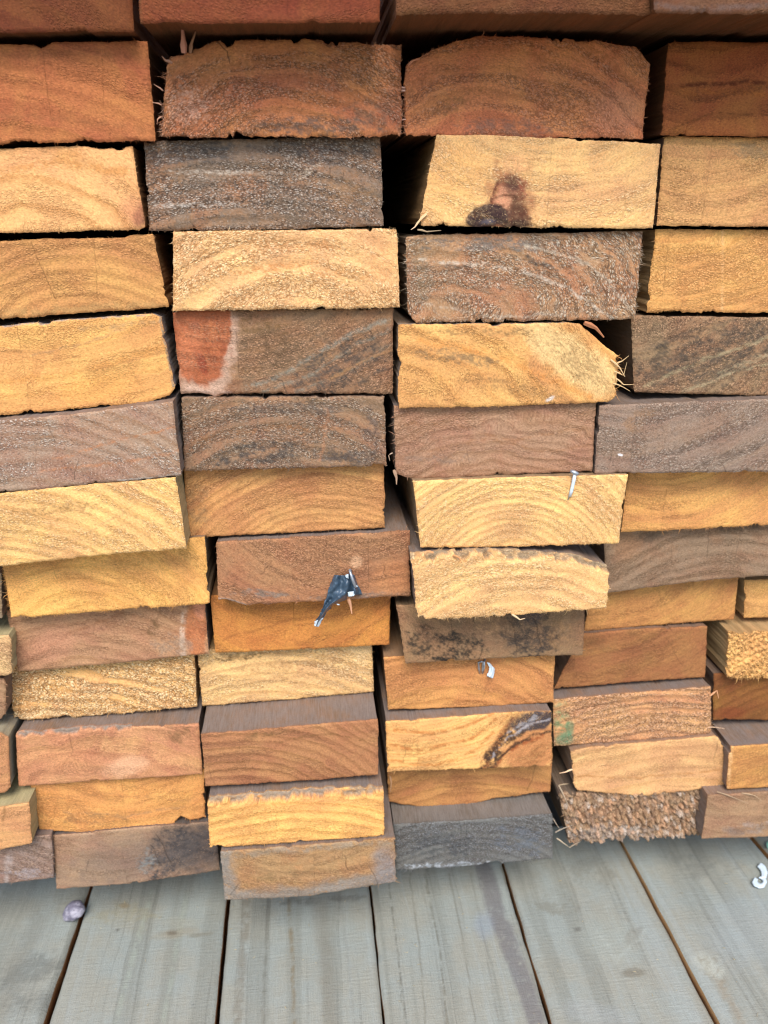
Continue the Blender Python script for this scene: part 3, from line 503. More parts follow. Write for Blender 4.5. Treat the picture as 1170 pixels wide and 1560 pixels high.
look('A11', (206, 150, 90), (166, 108, 58), .5, 5, (-60, 1000), (.1, (170, 134, 90)), .5, .25, .45, (.3, .5, 0, .5), ((196, 172, 118), (160, 148, 120), .6), feat=[('l', [(8, 1225), (4, 1250)], 4, (110, 70, 46), .6, 4, 2)])
look('B11', (214, 148, 78), (182, 112, 54), .55, 9, (160, 1020), (.06, (180, 130, 80)), .25, .1, .32, (.3, 1.0, .4, .4), GREY, wave=4, flakes=.1, er=.6,
     feat=[('m', 140, 1250, 70, 10, 0, (130, 96, 68), .6, .15), ('l', [(60, 1222), (150, 1216), (300, 1222)], 3, (160, 108, 66), .5, 3, 4), ('l', [(100, 1240), (200, 1244), (280, 1232)], 3, (140, 108, 84), .5, 3, 5)])
look('C11', (234, 174, 90), (196, 130, 60), .75, 6, (440, 1500), (.03, (200, 160, 100)), .3, .08, .32, (.7, .5, .4, .4), GREY, wave=2, flakes=.08, torn=(6, 3.0, (316, 590), (132, 120, 108)), er=.4)
look('D11', (184, 124, 68), (148, 94, 50), .5, 7, (700, 1400), (.12, (150, 110, 72)), .25, .2, .34, (.2, .5, .4, .3), wave=3, flakes=.08, er=.45)
look('E11', (216, 166, 100), (184, 130, 72), .6, 8, (980, 1500), (.1, (196, 160, 110)), .25, .08, .3, (.4, 1.2, .5, .8), ((170, 112, 60), (134, 124, 116), .6), wave=3, flakes=.07, er=.5,
     feat=[('e', 1070, 1140, 36, 16, 15, (180, 130, 84), .6, .5, .4), ('l', [(880, 1182), (960, 1186), (1100, 1172)], 3, (180, 124, 66), .7, 2, 3), ('l', [(1088, 1126), (1100, 1160), (1104, 1196)], 6, (170, 126, 84), .5, 5, 2)])
look('F11', (196, 136, 70), (160, 104, 52), .5, 8, (1180, 1500), (.1, (160, 120, 76)), .25, .12, .34, (.4, 1.0, .5, 0), GREY, wave=3, flakes=.07,
     feat=[('l', [(1113, 1140), (1108, 1200)], 7, (226, 178, 112), .8, 4, 2)])
look('A12', (150, 116, 104), (118, 90, 80), .3, 5, (-60, 1500), (.55, (140, 122, 116)), .5, .25, .55, (.5, 1.6, 0, .8), GREY, flakes=.2, feat=[('l', [(14, 1300), (10, 1345)], 9, (172, 156, 150), .6, 7, 3), ('m', 40, 1330, 50, 12, 0, (160, 150, 150), .7, .12)])
look('B12', (164, 124, 96), (134, 98, 76), .5, 6, (160, 1120), (.4, (158, 130, 112)), .25, .2, .34, (.3, .5, .3, .3), ((110, 84, 66), (96, 90, 88), .9), wave=3, flakes=.09,
     feat=[('e', 306, 1290, 84, 44, -6, (70, 64, 62), .9, .7, .5), ('m', 258, 1302, 66, 40, -45, (40, 42, 46), .97, .06), ('m', 222, 1310, 22, 26, -30, (150, 156, 152), .7, .1), ('l', [(230, 1280), (280, 1292), (334, 1300)], 4, (44, 42, 44), .8, 4, 4), ('l', [(250, 1264), (300, 1272), (330, 1284)], 4, (52, 48, 48), .7, 4, 4), ('m', 130, 1290, 50, 12, 0, (180, 134, 106), .4, .1), ('e', 200, 1315, 110, 40, -8, (104, 92, 86), .5, .8, .6)])
look('C12', (180, 134, 78), (140, 104, 66), .4, 6, (470, 1120), (.4, (148, 122, 96)), .3, .25, .4, (.3, .9, .3, 1.3), GREY, wave=2.5, flakes=.12, er=.5,
     feat=[('l', [(338, 1300), (350, 1372), (470, 1364), (602, 1338)], 28, (136, 124, 114), .95, 16, 8), ('e', 586, 1320, 20, 36, 0, (130, 122, 118), .8, .5, .3), ('l', [(340, 1304), (600, 1282)], 9, (142, 126, 112), .7, 7, 4), ('m', 460, 1330, 90, 8, -6, (110, 86, 62), .5, .1)])
look('D12', (108, 103, 95), (72, 70, 67), .45, 5, (700, 1430), (.6, (100, 99, 95)), .25, .35, .5, (.6, 1.5, .4, 1.0), ((120, 100, 84), (122, 115, 108), .9), wave=2, flakes=.2, pale=(178, 178, 180), er=.6, dark=(36, 36, 38),
     feat=[('m', 680, 1285, 80, 30, 0, (62, 64, 66), .7, .1), ('m', 690, 1318, 90, 8, -2, (176, 180, 184), .7, .16), ('m', 790, 1280, 50, 30, 0, (96, 102, 110), .6, .1)])
look('E12', (150, 112, 84), (116, 84, 62), .3, 5, (960, 1400), (.4, (138, 118, 106)), .6, .4, 1.0, (.4, 1.0, 1.0, .3), ((120, 90, 66), (110, 98, 90), .7), flakes=.12, chunk=(1.9, 3.8), er=1.2, pale=(206, 170, 134), feat=[('m', 960, 1240, 110, 30, 0, (190, 134, 84), .5, .1), ('m', 930, 1270, 90, 14, 0, (176, 164, 160), .6, .12)])
look('F12', (166, 126, 92), (134, 98, 72), .4, 7, (1200, 1060), (.3, (150, 122, 102)), .2, .15, .34, (.9, .4, .3, 0), GREY, wave=3, flakes=.07,
     feat=[('m', 1140, 1262, 60, 12, -4, (150, 134, 126), .6, .08), ('e', 1120, 1268, 14, 6, 0, (112, 96, 90), .5, .5, .4), ('l', [(1125, 1262), (1180, 1256)], 3, (124, 92, 74), .5, 3, 2)])
look('G1', (170, 124, 88), (130, 90, 62), .4, 5, (-100, 1300), (.3, (140, 116, 98)), .3, .3, .45, (.3, .5, 0, 1.0))

LABEL = {
'G1': "brown board sliver at the left edge, beside the wavy-ridged yellow end",
'T1': "dark overhanging top-row board above the orange-brown end with two cracks",
'T2': "dark overhanging top-row board above the end with a pink splinter",
'T3': "dark overhanging top-row board above the humped brown end with a ragged top edge",
'T4': "purplish dark board in the overhanging top row, farthest right",
'B1': "orange-brown smooth board end with two thin vertical cracks, left of the splintered one",
'C1': "reddish brown board end with splintered upper left corner, pink splinter and mould along its bottom",
'D1': "brown board end with a humped ragged top edge and grey mould at the bottom middle",
'E1': "dark red-brown board end with a deep red line, right of the humped brown one",
'B2': "yellow board end with broad orange arched bands and a purple bruised corner",
'C2': "grey weathered board end with white flecks, on the rough bright yellow one",
'D2': "yellow board end with a dark purple knot and bark pocket at its lower edge",
'E2': "yellowish board end with grey smudge, right of the one with the dark purple knot",
'B3': "tan board end with a long slanting crack, under the yellow one with the purple bruise",
'C3': "bright yellow rough sawn board end with torn orange patches, right of the cracked tan one",
'D3': "grey and orange weathered board end with wavy white growth lines and hairy side edges",
'E3': "golden board end with a pale vertical stripe, right of the hairy wavy-lined one",
'B4': "smooth orange-yellow board end with thin grey rim and rising bands",
'C4': "dark brown board end with an orange-red knot with pink rim at its left end",
'D4': "orange-yellow board end with a broken splintered upper right corner",
'E4': "grey-brown speckled board end, right of the one with the broken splintered corner",
'B5': "pinkish grey board end with orange rising lines, under the grey-rimmed orange-yellow one",
'C5': "dark grey-brown mouldy board end, directly under the one with the orange-red knot",
'D5': "reddish grey-brown board end with fine wavy lines, under the one with the broken corner",
'E5': "mauve board end with dark rising dashes, right of the wavy-lined reddish one",
'B6': "pale yellow board end with brown-flecked top and grey right side, under pinkish grey one",
'C6': "orange-tan board end with fine arched rings, directly under the dark mouldy grey-brown one",
'D6': "bright yellow board end with concentric arched rings and a bent nail at its top edge",
'E6': "golden-orange board end with upturned rings, right of the yellow one with the nail",
'B7': "orange-yellow board end with fuzzy lower edge, above the one with small orange knot",
'C7': "reddish brown board end with torn black plastic stapled to its lower edge",
'D7': "bright yellow board end with a torn grey bark strip along its top",
'E7': "grey-brown dull board end, right of the yellow one with the torn bark strip",
'B8': "pinkish brown board end with a small orange knot and white line at its right end",
'C8': "deep orange board end behind the hanging tail of torn black plastic",
'D8': "mouldy dark tan board end with black spots, under the torn-topped yellow one",
'E8': "orange-tan board end just right of the mouldy black-spotted one",
'F8': "small golden board end at the right edge of the photo, over the frayed yellow one",
'A8': "grey sliver of a board at the left edge beside the fuzzy-bottomed orange-yellow end",
'B9': "yellow board end with strong wavy pale ridges and a frayed left edge",
'C9': "pale yellow board end with dark torn flecks, over the wide grey top face",
'D9': "orange board end with a wire staple and white shred at its top",
'E9': "red-brown board end with diagonal grain, just above the one with green paint",
'F9': "very rough frayed yellow board end at the right edge, with a bright yellow left side",
'A9': "pale yellow board sliver at the left edge, just left of the pinkish orange-knotted end",
'A10': "orange board sliver with pale right side, left of the smooth pinkish brown end",
'B10': "smooth pinkish brown board end with a pale patch and splintered grey top",
'C10': "reddish brown board end with a wide flat grey top face",
'D10': "bright yellow ringed board end crossed at the right by a dark curved bark arc",
'E10': "rough tan board end with green paint on its left corner",
'F10': "dark red-brown recessed board end at the right edge, under the frayed yellow one",
'A11': "orange board sliver at the left edge, standing on the purplish grey fuzzy one",
'B11': "orange board end with a chipped jagged bottom edge, under the smooth pinkish one",
'C11': "bright orange-yellow board end with clean growth lines and a torn grey top edge",
'D11': "plain orange-brown board end with a bulging bottom, under the one with the bark arc",
'E11': "pale smooth board end with rounded corners, right above the shaggy chunky one",
'F11': "orange-tan board end with grey top and pale left rim, at the right edge",
'A12': "purplish grey fuzzy board end in the bottom row at the left edge",
'B12': "pinkish grey bottom-row board end with a black stain spreading on its right half",
'C12': "tan board end with grey margins, lowest of the whole pile",
'D12': "bluish dark grey fuzzy board end in the bottom row",
'E12': "shaggy bottom-row board end broken into chunky brown fibres",
'F12': "plain brown board end with a grey smudge at the right of the bottom row",
}

# ------------------------------------------------------------------ depth of each end: ends stand on one another
def mean_z(pts, p): return float(np.mean([on_face(x, y, p)[2] for x, y in pts]))
def p_for(pts, z): m = float(np.mean([ray(x, y)[2]/ray(x, y)[1] for x, y in pts])); return CAMD-(z-EYE[2])/m
for b in B.values(): b['p'] /= 1000.0; b['lift'] = 0.0
for tkey, bkey in (('T1', 'B1'), ('T2', 'C1'), ('T3', 'D1'), ('T4', 'E1')):
    zt = max(on_face(x, y, B[bkey]['p'])[2] for x, y in B[bkey]['top'])
    B[tkey]['p'] = min(max(p_for(B[tkey]['bot'], zt+0.0012), 0.016), 0.042)
for c in 'ABCDEFG':
    rows = sorted(int(k[1:]) for k in B if k[0] == c)
    for r in rows:
        b, a = B[c+str(r)], B.get(c+str(r-1))
        if a is None: continue
        za = mean_z(a['bot'], a['p'])
        if r >= 5 and c != 'A':
            b['p'] = min(p_for(b['top'], za-0.0006), p_for(b['bot'], za-0.034))
            b['p'] = min(max(b['p'], -0.024), 0.026)
        gap = za-mean_z(b['top'], b['p'])
        if r >= 4 and c != 'A' and b['p'] < a['p']+0.001: b['lift'] = min(max(gap-0.0004, -0.004), 0.012)
        #print(c, r, 'p %.1f lift %.1f gap %.1f T %.1f' % (b['p']*1000, b['lift']*1000, gap*1000, 1000*(mean_z(b['top'], b['p'])-mean_z(b['bot'], b['p']))))

xs = 0                                       # the pile goes on to the left and right of the photo
for c, rows, sgn in (('B', range(1, 7), -1), ('E', range(1, 8), 1)):
    for r in rows:
        b = B[c+str(r)]; i = 0 if sgn < 0 else -1
        tx_, ty_ = b['top'][i]; bx_, by_ = b['bot'][i]; xs += 1
        sl = lambda x, y, d: (x+d, y-(y-330)/12900*d)
        e = [(sl(tx_, ty_, sgn*365), sl(tx_, ty_, sgn*12)), (sl(bx_, by_, sgn*360), sl(bx_, by_, sgn*12))]
        B['X'+str(xs)] = dict(top=sorted(e[0]), bot=sorted(e[1]), p=b['p']-0.002, lift=0.0)
        look('X'+str(xs), (196, 142, 84), (158, 106, 58), .5, 5, (tx_, 900))
def seg_dist(X, Y, pts):
    best = np.full(X.shape, 1e9)
    for (x0, y0), (x1, y1) in zip(pts[:-1], pts[1:]):
        dx, dy = x1-x0, y1-y0; t = np.clip(((X-x0)*dx+(Y-y0)*dy)/(dx*dx+dy*dy), 0, 1)
        best = np.minimum(best, np.hypot(X-x0-t*dx, Y-y0-t*dy))
    return best
def over(rgb, al, m, col):
    a2 = m+al*(1-m); w = np.where(a2 > 1e-6, m/np.maximum(a2, 1e-6), 0)[..., None]
    return rgb*(1-w)+np.array(col)*w, a2
def paint(feats, PX, PY, rgb, al, seed):
    for n, f in enumerate(feats):
        s = seed+31*n
        if f[0] in 'em':
            _, cx, cy, rx, ry, ang, col, st = f[:8]; a = math.radians(ang)
            dx, dy = PX-cx, PY-cy; ux, uy = dx*math.cos(a)+dy*math.sin(a), -dx*math.sin(a)+dy*math.cos(a)
            d = np.hypot(ux/rx, uy/ry)
            if f[0] == 'e':
                so, wp = f[8], f[9]
                d = d+wp*(fbm(PX/14, PY/14, s, 4)-0.5)*1.6
                m = st*(1-sst(1-so, 1+so*0.6, d))
            else:
                fr = f[8]
                nz = fbm(ux*fr*0.8, uy*fr*1.7, s, 4)
                fall = 1-sst(0.35, 1.25, d+0.5*(fbm(PX/18, PY/18, s+5, 3)-0.5))
                spk = fbm(PX*0.30, PY*0.42, s+11, 3)
                m = st*sst(0.66, 0.34, nz*0.62+spk*0.42+0.34*(1-fall)-0.03)*np.minimum(1, fall*2.2)
                m = np.where(fall <= 0, 0, m)
        else:
            _, pts, wd, col, st, so, wp = f
            wx, wy = wp*2*(fbm(PX/16, PY/16, s, 3)-0.5), wp*2*(fbm(PX/16, PY/16, s+9, 3)-0.5)
            d = seg_dist(PX+wx, PY+wy, pts)
            br = sst(0.1 if wd > 20 else 0.28, 0.45 if wd > 20 else 0.6, 0.55*fbm(PX/9, PY/9, s+21, 2)+0.45*fbm(PX*0.33, PY*0.33, s+23, 2)) if wd > 2.6 else 0.8
            m = st*(1-sst(max(wd/2-so/2, 0), wd/2+so/2, d))*br
        rgb, al = over(rgb, al, m, lin(col))
    return rgb, al

SPLINT = {}
def add_board(key, n):
    b, k = B[key], LOOK[key]
    seed = 1000+97*n; rng = np.random.default_rng(seed); p = b['p']
    wmm = 1000*abs(on_face(*b['bot'][-1], p)[0]-on_face(*b['bot'][0], p)[0])
    hmm = 1000*(mean_z(b['top'], p)-mean_z(b['bot'], p))+1000*b['lift']
    st = 0.45 if key[0] != 'X' else 1.6
    nu, nv = int(wmm/st), int(hmm/st)
    U, V = np.meshgrid(np.linspace(0, 1, nu+1), np.linspace(0, 1, nv+1), indexing='ij')
    tx, ty = poly_lerp(b['top'], U[:, 0]); bx, by = poly_lerp(b['bot'], U[:, 0])
    PX = tx[:, None]*(1-V)+bx[:, None]*V; PY = ty[:, None]*(1-V)+by[:, None]*V
    dirs = np.stack([(PX-CX)/F, (CY-PY)/F, np.ones_like(PX)], -1) @ ROT.T
    t = (CAMD-p)/dirs[..., 1]
    X = (EYE[0]+dirs[..., 0]*t)*1000; Z = (EYE[2]+dirs[..., 2]*t)*1000+b['lift']*1000*(1-V)
    eL, eR, eT, eB = U*wmm, (1-U)*wmm, V*hmm, (1-V)*hmm
    er = k['er']*1.3
    def wob(c, s): return er*(-3.2*sst(0.74, 0.86, vn(c*0.16, 0.5, s+7))*vn(c*0.9, 0.5, s+9)+(fbm(c*0.22, 0.5, s, 3)-0.5)*2.2+(fbm(c*1.3, 0.5, s+3, 2)-0.5)*1.0)
    fo = lambda e: np.exp(-(e/1.6)**2)
    Z = Z+wob(X, seed)*fo(eT)*0.8-wob(X, seed+11)*fo(eB); X2 = X-wob(Z, seed+21)*fo(eL)*0.8+wob(Z, seed+31)*fo(eR)*0.8
    X = X2
    # relief (mm, + towards the front)
    q = on_face(*k['pith'], p); dxr, dzr = X-q[0]*1000, Z-q[2]*1000
    r = np.hypot(dxr, dzr); ang = np.arctan2(dxr, dzr)
    r = r+k['wave']*((fbm(X*0.03, Z*0.06, seed+41, 3)-0.5)*2.4+(vn(X*0.13, Z*0.2, seed+44)-0.5)*0.5)
    along = ang*float(np.mean(r))
    phase = r/k['s']+0.55*vn(r/k['s']*0.45, 0.5, seed+51)+1.0
    ro = k['ro']
    d1, v1, _, _ = cells(r*0.95, along*0.6, seed+61)
    tuft = np.clip(1-d1*1.25, 0, 1)*v1**2.5
    d2, v2, _, _ = cells(r*1.7, along*1.1, seed+71)
    tuft2 = np.clip(1-d2*1.2, 0, 1)*v2**2
    rgh = sst(0.30, 0.66, 0.62*fbm(r*0.30, along*0.028, seed+81, 3)+0.38*fbm(X*0.05, Z*0.08, seed+83, 3)+0.30*(ro-0.50))
    H = ro*(0.55*(fbm(X*0.5, Z*0.7, seed+91, 3)-0.5)+(0.55*tuft+0.3*tuft2)*(0.35+0.9*rgh))
    H += ro*0.25*np.cos(2*math.pi*phase)
    H += 0.35*(fbm(X*0.035, Z*0.05, seed+95, 2)-0.5)*2
    relief = np.clip(tuft*1.1+tuft2*0.5, 0, 1)*(0.25+0.75*rgh)
    if k['chunk']:
        cs, ch = k['chunk']
        d3, v3, o1, o2 = cells(X/cs*0.9+0.3*vn(X*.4, Z*.4, seed), Z/cs*0.55, seed+101)
        H += ch*(v3-0.5)*sst(1.0, 0.3, d3)+ch*0.45*(o2*v3)-ch*0.5*sst(0.4, 0.7, d3)
        if ch > 3: H += ch*0.25*(fbm(X*0.6, Z*0.3, seed+107, 3)-0.5)
    sa_ = math.radians(rng.uniform(60, 120)); H += 0.10*(vn((X*math.cos(sa_)+Z*math.sin(sa_))*0.0+(X*math.sin(sa_)-Z*math.cos(sa_))*0.9, 0.5, seed+97)-0.5)
    eM = np.minimum(np.minimum(eL, eR), np.minimum(eT, eB))
    rad = 0.9+0.8*vn(X*0.2, Z*0.2, seed+111)
    H -= 0.55*np.clip(1-eM/rad, 0, 1)**2
    rgb = np.empty(X.shape+(3,)); rgb[:] = lin(k['L']); al = np.zeros(X.shape)
    feats = list(k['feat'])
    for _ in range(4 if k['w'][0] > 0.3 else 1):               # drying cracks, running out from the pith
        i, j = rng.integers(5, nu-5), rng.integers(2, nv-2); x0, y0 = PX[i, j], PY[i, j]
        vx, vy = x0-k['pith'][0], y0-k['pith'][1]; ln = math.hypot(vx, vy); vx, vy = vx/ln, vy/ln; L_ = rng.uniform(14, 50)
        pts = [(x0+vx*L_*t_+rng.normal(0, 1.2), y0+vy*L_*t_) for t_ in (0, 0.25, 0.5, 0.75, 1)]
        feats.append(('l', pts, rng.uniform(1.0, 1.7), tuple(c_*0.32 for c_ in k['D']), rng.uniform(0.5, 0.9)*(1 if k['w'][0] > 0.3 else 0.6), 1.0, 1.5))
    rgb, al = paint(feats, PX, PY, rgb, al, seed+201)
    if k['chunk'] and k['chunk'][1] > 3:
        pal = np.array([lin(c_) for c_ in ((140, 114, 94), (196, 152, 112), (98, 80, 68), (192, 180, 168), (152, 124, 100), (128, 112, 102))])
        cc = pal[np.minimum((hsh(np.round((X/cs+o1)*40), np.round((Z/cs+o2)*40), 5)*0+((v3*97.3) % 1))*6, 5).astype(int)]
        rgb = rgb*0.3+cc*0.7; al = np.full(X.shape, 0.8)
    if k['torn']:
        dp, hh, (x0, x1), tc = k['torn']
        lim = hh*(0.15+1.1*sst(0.35, 0.7, fbm(X*0.16, 0.5, seed+121, 3))+0.25*(vn(X*1.1, 0.3, seed+122)-0.5))
        mk = sst(0.35, -0.2, eT-lim)*(PX > x0)*(PX < x1)
        H -= dp*mk*(0.5+0.5*vn(X*0.35, Z*0.2, seed+123))
        rgb, al = over(rgb, al, np.where(eT < 20, mk*0.9*sst(0.2, 0.6, fbm(X*0.25, Z*0.5, seed+124, 3)+0.1), 0), lin(tc))
    Y = -p*1000-H
    nf = (nu+1)*(nv+1)
    Vf = np.stack([X, Y, Z], -1).reshape(-1, 3)
    ii = np.arange(nf).reshape(nu+1, nv+1)
    q4 = np.stack([ii[:-1, :-1], ii[:-1, 1:], ii[1:, 1:], ii[1:, :-1]], -1).reshape(-1, 4)
    loop = np.concatenate([ii[:, 0], ii[-1, 1:], ii[-2::-1, -1], ii[0, -2:0:-1]])
    m = len(loop); P0 = Vf[loop]; cen = np.array([X.mean(), 0, Z.mean()])
    # outward direction in the face plane for a slight inset of the sides
    nrm = np.zeros((m, 3)); tg = np.roll(P0, -3, 0)-np.roll(P0, 3, 0); tg[:, 1] = 0
    nrm[:, 0] = -tg[:, 2]; nrm[:, 2] = tg[:, 0]; nrm /= np.linalg.norm(nrm, axis=1)[:, None]+1e-9
    s_out = np.sign(np.sum(nrm*(P0-cen), axis=1).mean()); nrm *= s_out
    Ly = [0, 0.5, 1.5, 4, 9, 18, 35, 80, 260, 1500]; rings = []; sa = []; arc = np.arange(m)*st
    for li, dy in enumerate(Ly):
        q_ = P0.copy()
        if li == 0: pass
        else:
            q_[:, 1] = P0[:, 1]+0.35+dy
            wv = 0.25*(fbm(arc*0.3, dy*0.03, seed+131, 3)-0.5)*2
            ins = 0.15+0.35*min(1, dy/6)
            q_ += nrm*(wv-ins)[:, None]*min(1, dy/0.5)
        rings.append(q_); sa.append(np.full(m, 0.75 if li == 0 else 0.3 if li == 1 else 0.0))
    Vs = np.concatenate(rings); base = nf
    kk = np.arange(m); kn = (kk+1) % m
    qs = np.concatenate([np.stack([base+l*m+kk, base+l*m+kn, base+(l+1)*m+kn, base+(l+1)*m+kk], -1) for l in range(len(Ly)-1)])
    cap = (base+(len(Ly)-1)*m+kk[::-1])[None, :]
    verts = np.concatenate([Vf, Vs])/1000
    tint = np.concatenate([np.concatenate([rgb.reshape(-1, 3), al.reshape(-1, 1)], 1),
                           np.concatenate([np.tile(lin(k['L'], 0.85), (len(Vs), 1)), np.concatenate(sa)[:, None]*0.7], 1)])
    ringa = np.concatenate([np.stack([phase, r, along], -1).reshape(-1, 3), np.zeros((len(Vs), 3))])
    rga = np.concatenate([rgh.ravel(), np.zeros(len(Vs))])
    rel = np.concatenate([relief.ravel(), np.zeros(len(Vs))])
    pw = k['w'][0]; pale = k['pale'] or tuple(min(255, int((c*1.06+16)*(1-0.5*pw)+g_*0.5*pw)) for c, g_ in zip(k['L'], (205, 176, 138)))
    m1 = group_mat('end_grain_'+str(n), END, dict(Light=lin4(k['L']), Late=lin4(k['D']), Weather=lin4(k['w'][1]), Pale=lin4(pale), Dark=lin4(k['dark']), Contrast=k['k']*0.78, WeatherAmt=k['w'][0], Fleck=k['fl'], Pore=k['po'], Bump=k['bump'], Seed=float(13.7*n % 400), Vary=k['vary'], Pit=min(1, max(0.12, 1.5*k['ro']-0.12))))
    sw, sdst, sam = k['side']
    m2 = group_mat('long_grain_'+str(n), SIDE, dict(Wood=lin4(sw), Dust=lin4(sdst), Dark=lin4(tuple(c*0.55 for c in sw)), DustAmt=sam, Seed=float(29.3*n % 700), Streak=0.5))
    loc = (cen[0]/1000, -p, float(Z.min())/1000)
    o = mesh_obj('timber_board', verts, [q4, qs, cap], [m1, m2], None, np.concatenate([np.zeros(len(q4)), np.ones(len(qs)+1)]),
                 dict(ring=('FLOAT_VECTOR', ringa), tint=('FLOAT_COLOR', tint), relief=('FLOAT', rel), rg=('FLOAT', rga)), True, loc)
    if key[0] == 'X': tag(o, 'plain sawn board end of the pile beyond the edge of the photo', 'timber board', 'boards of the pile outside the photo'); return o
    tag(o, LABEL[key], 'timber board', 'sawn board ends stacked in a pile')
    # loose fibres on the face and the edges: part of the board
    Ps, Ds, Ls, Ws, Cs = [], [], [], [], []
    Lc, Pc, Wc = np.array(lin(k['L'])), np.array(lin(pale)), np.array(lin(k['w'][1]))
    def put(P, D, Ln, Wd):
        nn = len(P); D = D/np.linalg.norm(D, axis=1)[:, None]; mixw = rng.random((nn, 1))
        c = Lc*(1-mixw)+Pc*mixw; ww = (rng.random((nn, 1)) < k['w'][0]*1.0); c = np.where(ww, Wc*(0.8+0.5*mixw), c)*rng.uniform(0.75, 1.1, (nn, 1))
        Ps.append(P); Ds.append(D); Ls.append(Ln); Ws.append(Wd); Cs.append(c)
    vis = (PX > -40) & (PX < 1210) & (PY > -30)
    nfl = int(k['flakes']*wmm*hmm)
    I, J = rng.integers(1, nu, nfl*2), rng.integers(1, nv, nfl*2)
    ok = vis[I, J] & (rng.random(nfl*2) < 0.35+0.9*rgh[I, J]); I, J = I[ok], J[ok]
    a_ = ang[I, J]; sg = rng.choice([-1, 1], len(I))
    D = np.stack([np.cos(a_)*sg, -rng.uniform(0.15, 0.8, len(I)), -np.sin(a_)*sg], -1)+rng.normal(0, 0.45, (len(I), 3))*np.array([1, 0.2, 1])
    put(np.stack([X, Y, Z], -1)[I, J], D, rng.uniform(0.25, 0.8, len(I))*(0.8+0.5*ro), rng.uniform(0.05, 0.13, len(I)))
    for dens, (ia, ja), od in ((k['fib'][0], ('u', 0), (0, 0, 1)), (k['fib'][1], ('u', nv), (0, 0, -1)), (k['fib'][2], (0, 'v'), (-1, 0, 0)), (k['fib'][3], (nu, 'v'), (1, 0, 0))):
        nn = int(dens*(wmm if ia == 'u' else hmm)*1.9)
        if nn == 0: continue
        I = rng.integers(1, nu, nn) if ia == 'u' else np.full(nn, ia); J = rng.integers(1, nv, nn) if ja == 'v' else np.full(nn, ja)
        cl = fbm((I if ia == 'u' else J)*0.05, 0.5, seed+141, 2); ok = vis[I, J] & (rng.random(nn) < 0.9*sst(0.42, 0.68, cl)+0.05)
        I, J = I[ok], J[ok]; nn = len(I)
        D = np.array(od)*0.9+np.array([0, -0.45, 0])+rng.normal(0, 0.5, (nn, 3))
        big = 1+1.6*(rng.random(nn) < 0.06*min(dens, 3))
        put(np.stack([X, Y, Z], -1)[I, J], D, rng.uniform(0.4, 1.5, nn)*big*(0.6+0.35*min(dens, 2)), rng.uniform(0.05, 0.14, nn)*big**0.5)
    if Ps and sum(map(len, Ps)):
        Vv, Fc, Cc = fibres(np.concatenate(Ps)/1000, np.concatenate(Ds), np.concatenate(Ls)/1000, np.concatenate(Ws)/1000, np.concatenate(Cs), rng)
        f = mesh_obj('wood_fibres', Vv, Fc, [FIBRE], o, None, dict(fc=('FLOAT_COLOR', Cc)), True, loc)
        f['kind'] = 'stuff'
    for pts, rad, col, dp in SPLINT.get(key, ()):
        P = [on_face(x, y, p+dp*(i/(len(pts)-1))+0.0004) for i, (x, y) in enumerate(pts)]
        P = [P[0]]+[P[0]*0.5+P[1]*0.5+np.array([0, 0, 0.0002])]+P[1:]
        rr = [rad*0.8, rad]+[rad*(1-0.75*(i+1)/(len(P)-2)) for i in range(len(P)-2)]
        Vv, Fc = tube(P, rr, 5)
        mesh_obj('splinter', Vv, Fc, [FIBRE], o, None, dict(fc=('FLOAT_COLOR', np.tile(lin(col)+(1,), (len(Vv), 1)))), False, loc)
    return o

SPLINT['C1'] = [([(280, 80), (279, 60), (277, 33)], .0014, (196, 130, 108), .004), ([(290, 80), (292, 66), (298, 48)], .0008, (150, 104, 84), .004), ([(262, 96), (252, 92), (247, 86)], .0006, (186, 138, 112), .003), ([(248, 138), (240, 132), (234, 128)], .0003, (200, 150, 120), .001), ([(246, 160), (238, 157), (232, 156)], .0003, (200, 150, 120), .001), ([(246, 178), (240, 182), (239, 190)], .0003, (200, 150, 120), .001)]
SPLINT['D1'] = [([(617, 138), (606, 140), (597, 138)], .0005, (206, 160, 140), .001), ([(617, 134), (607, 134), (599, 133)], .0004, (206, 160, 140), .001), ([(618, 182), (606, 184), (592, 187)], .0003, (206, 160, 140), .001), ([(622, 100), (630, 92), (640, 90)], .0006, (190, 120, 84), .002)]
SPLINT['D2'] = [([(640, 335), (632, 346), (626, 350)], .0004, (222, 190, 150), .002), ([(650, 326), (640, 335), (634, 344)], .0006, (236, 196, 136), .002), ([(636, 350), (650, 353), (672, 351)], .0004, (176, 150, 124), .002)]
SPLINT['D4'] = [([(936, 556), (948, 550), (958, 542)], 0.00039, (222, 188, 132), .003), ([(936, 566), (950, 572), (955, 552)], 0.00033, (222, 188, 132), .003), ([(938, 576), (950, 586), (966, 586)], 0.00033, (222, 188, 132), .003), ([(934, 584), (950, 590), (960, 596)], 0.00028, (222, 188, 132), .002), ([(890, 492), (908, 500), (920, 514)], .0012, (176, 112, 76), .001), ([(930, 548), (944, 560), (952, 574)], 0.00044, (222, 188, 132), .002)]
SPLINT['C7'] = [([(531, 912), (534, 922), (536, 935)], .0009, (216, 160, 112), .002)]
SPLINT['D5'] = [([(600, 716), (604, 728), (604, 738)], .0008, (176, 140, 116), .001), ([(598, 690), (592, 694), (594, 702)], .0003, (190, 160, 140), .001)]
SPLINT['E10'] = [([(1082, 1060), (1092, 1052), (1095, 1064)], .0005, (226, 170, 116), .001), ([(1078, 1108), (1090, 1108), (1104, 1110)], .0003, (230, 190, 150), .001)]
SPLINT['E11'] = [([(872, 1172), (862, 1176), (852, 1178)], .0005, (240, 200, 150), .001), ([(1096, 1196), (1092, 1210), (1087, 1220)], .0005, (150, 136, 126), .001)]
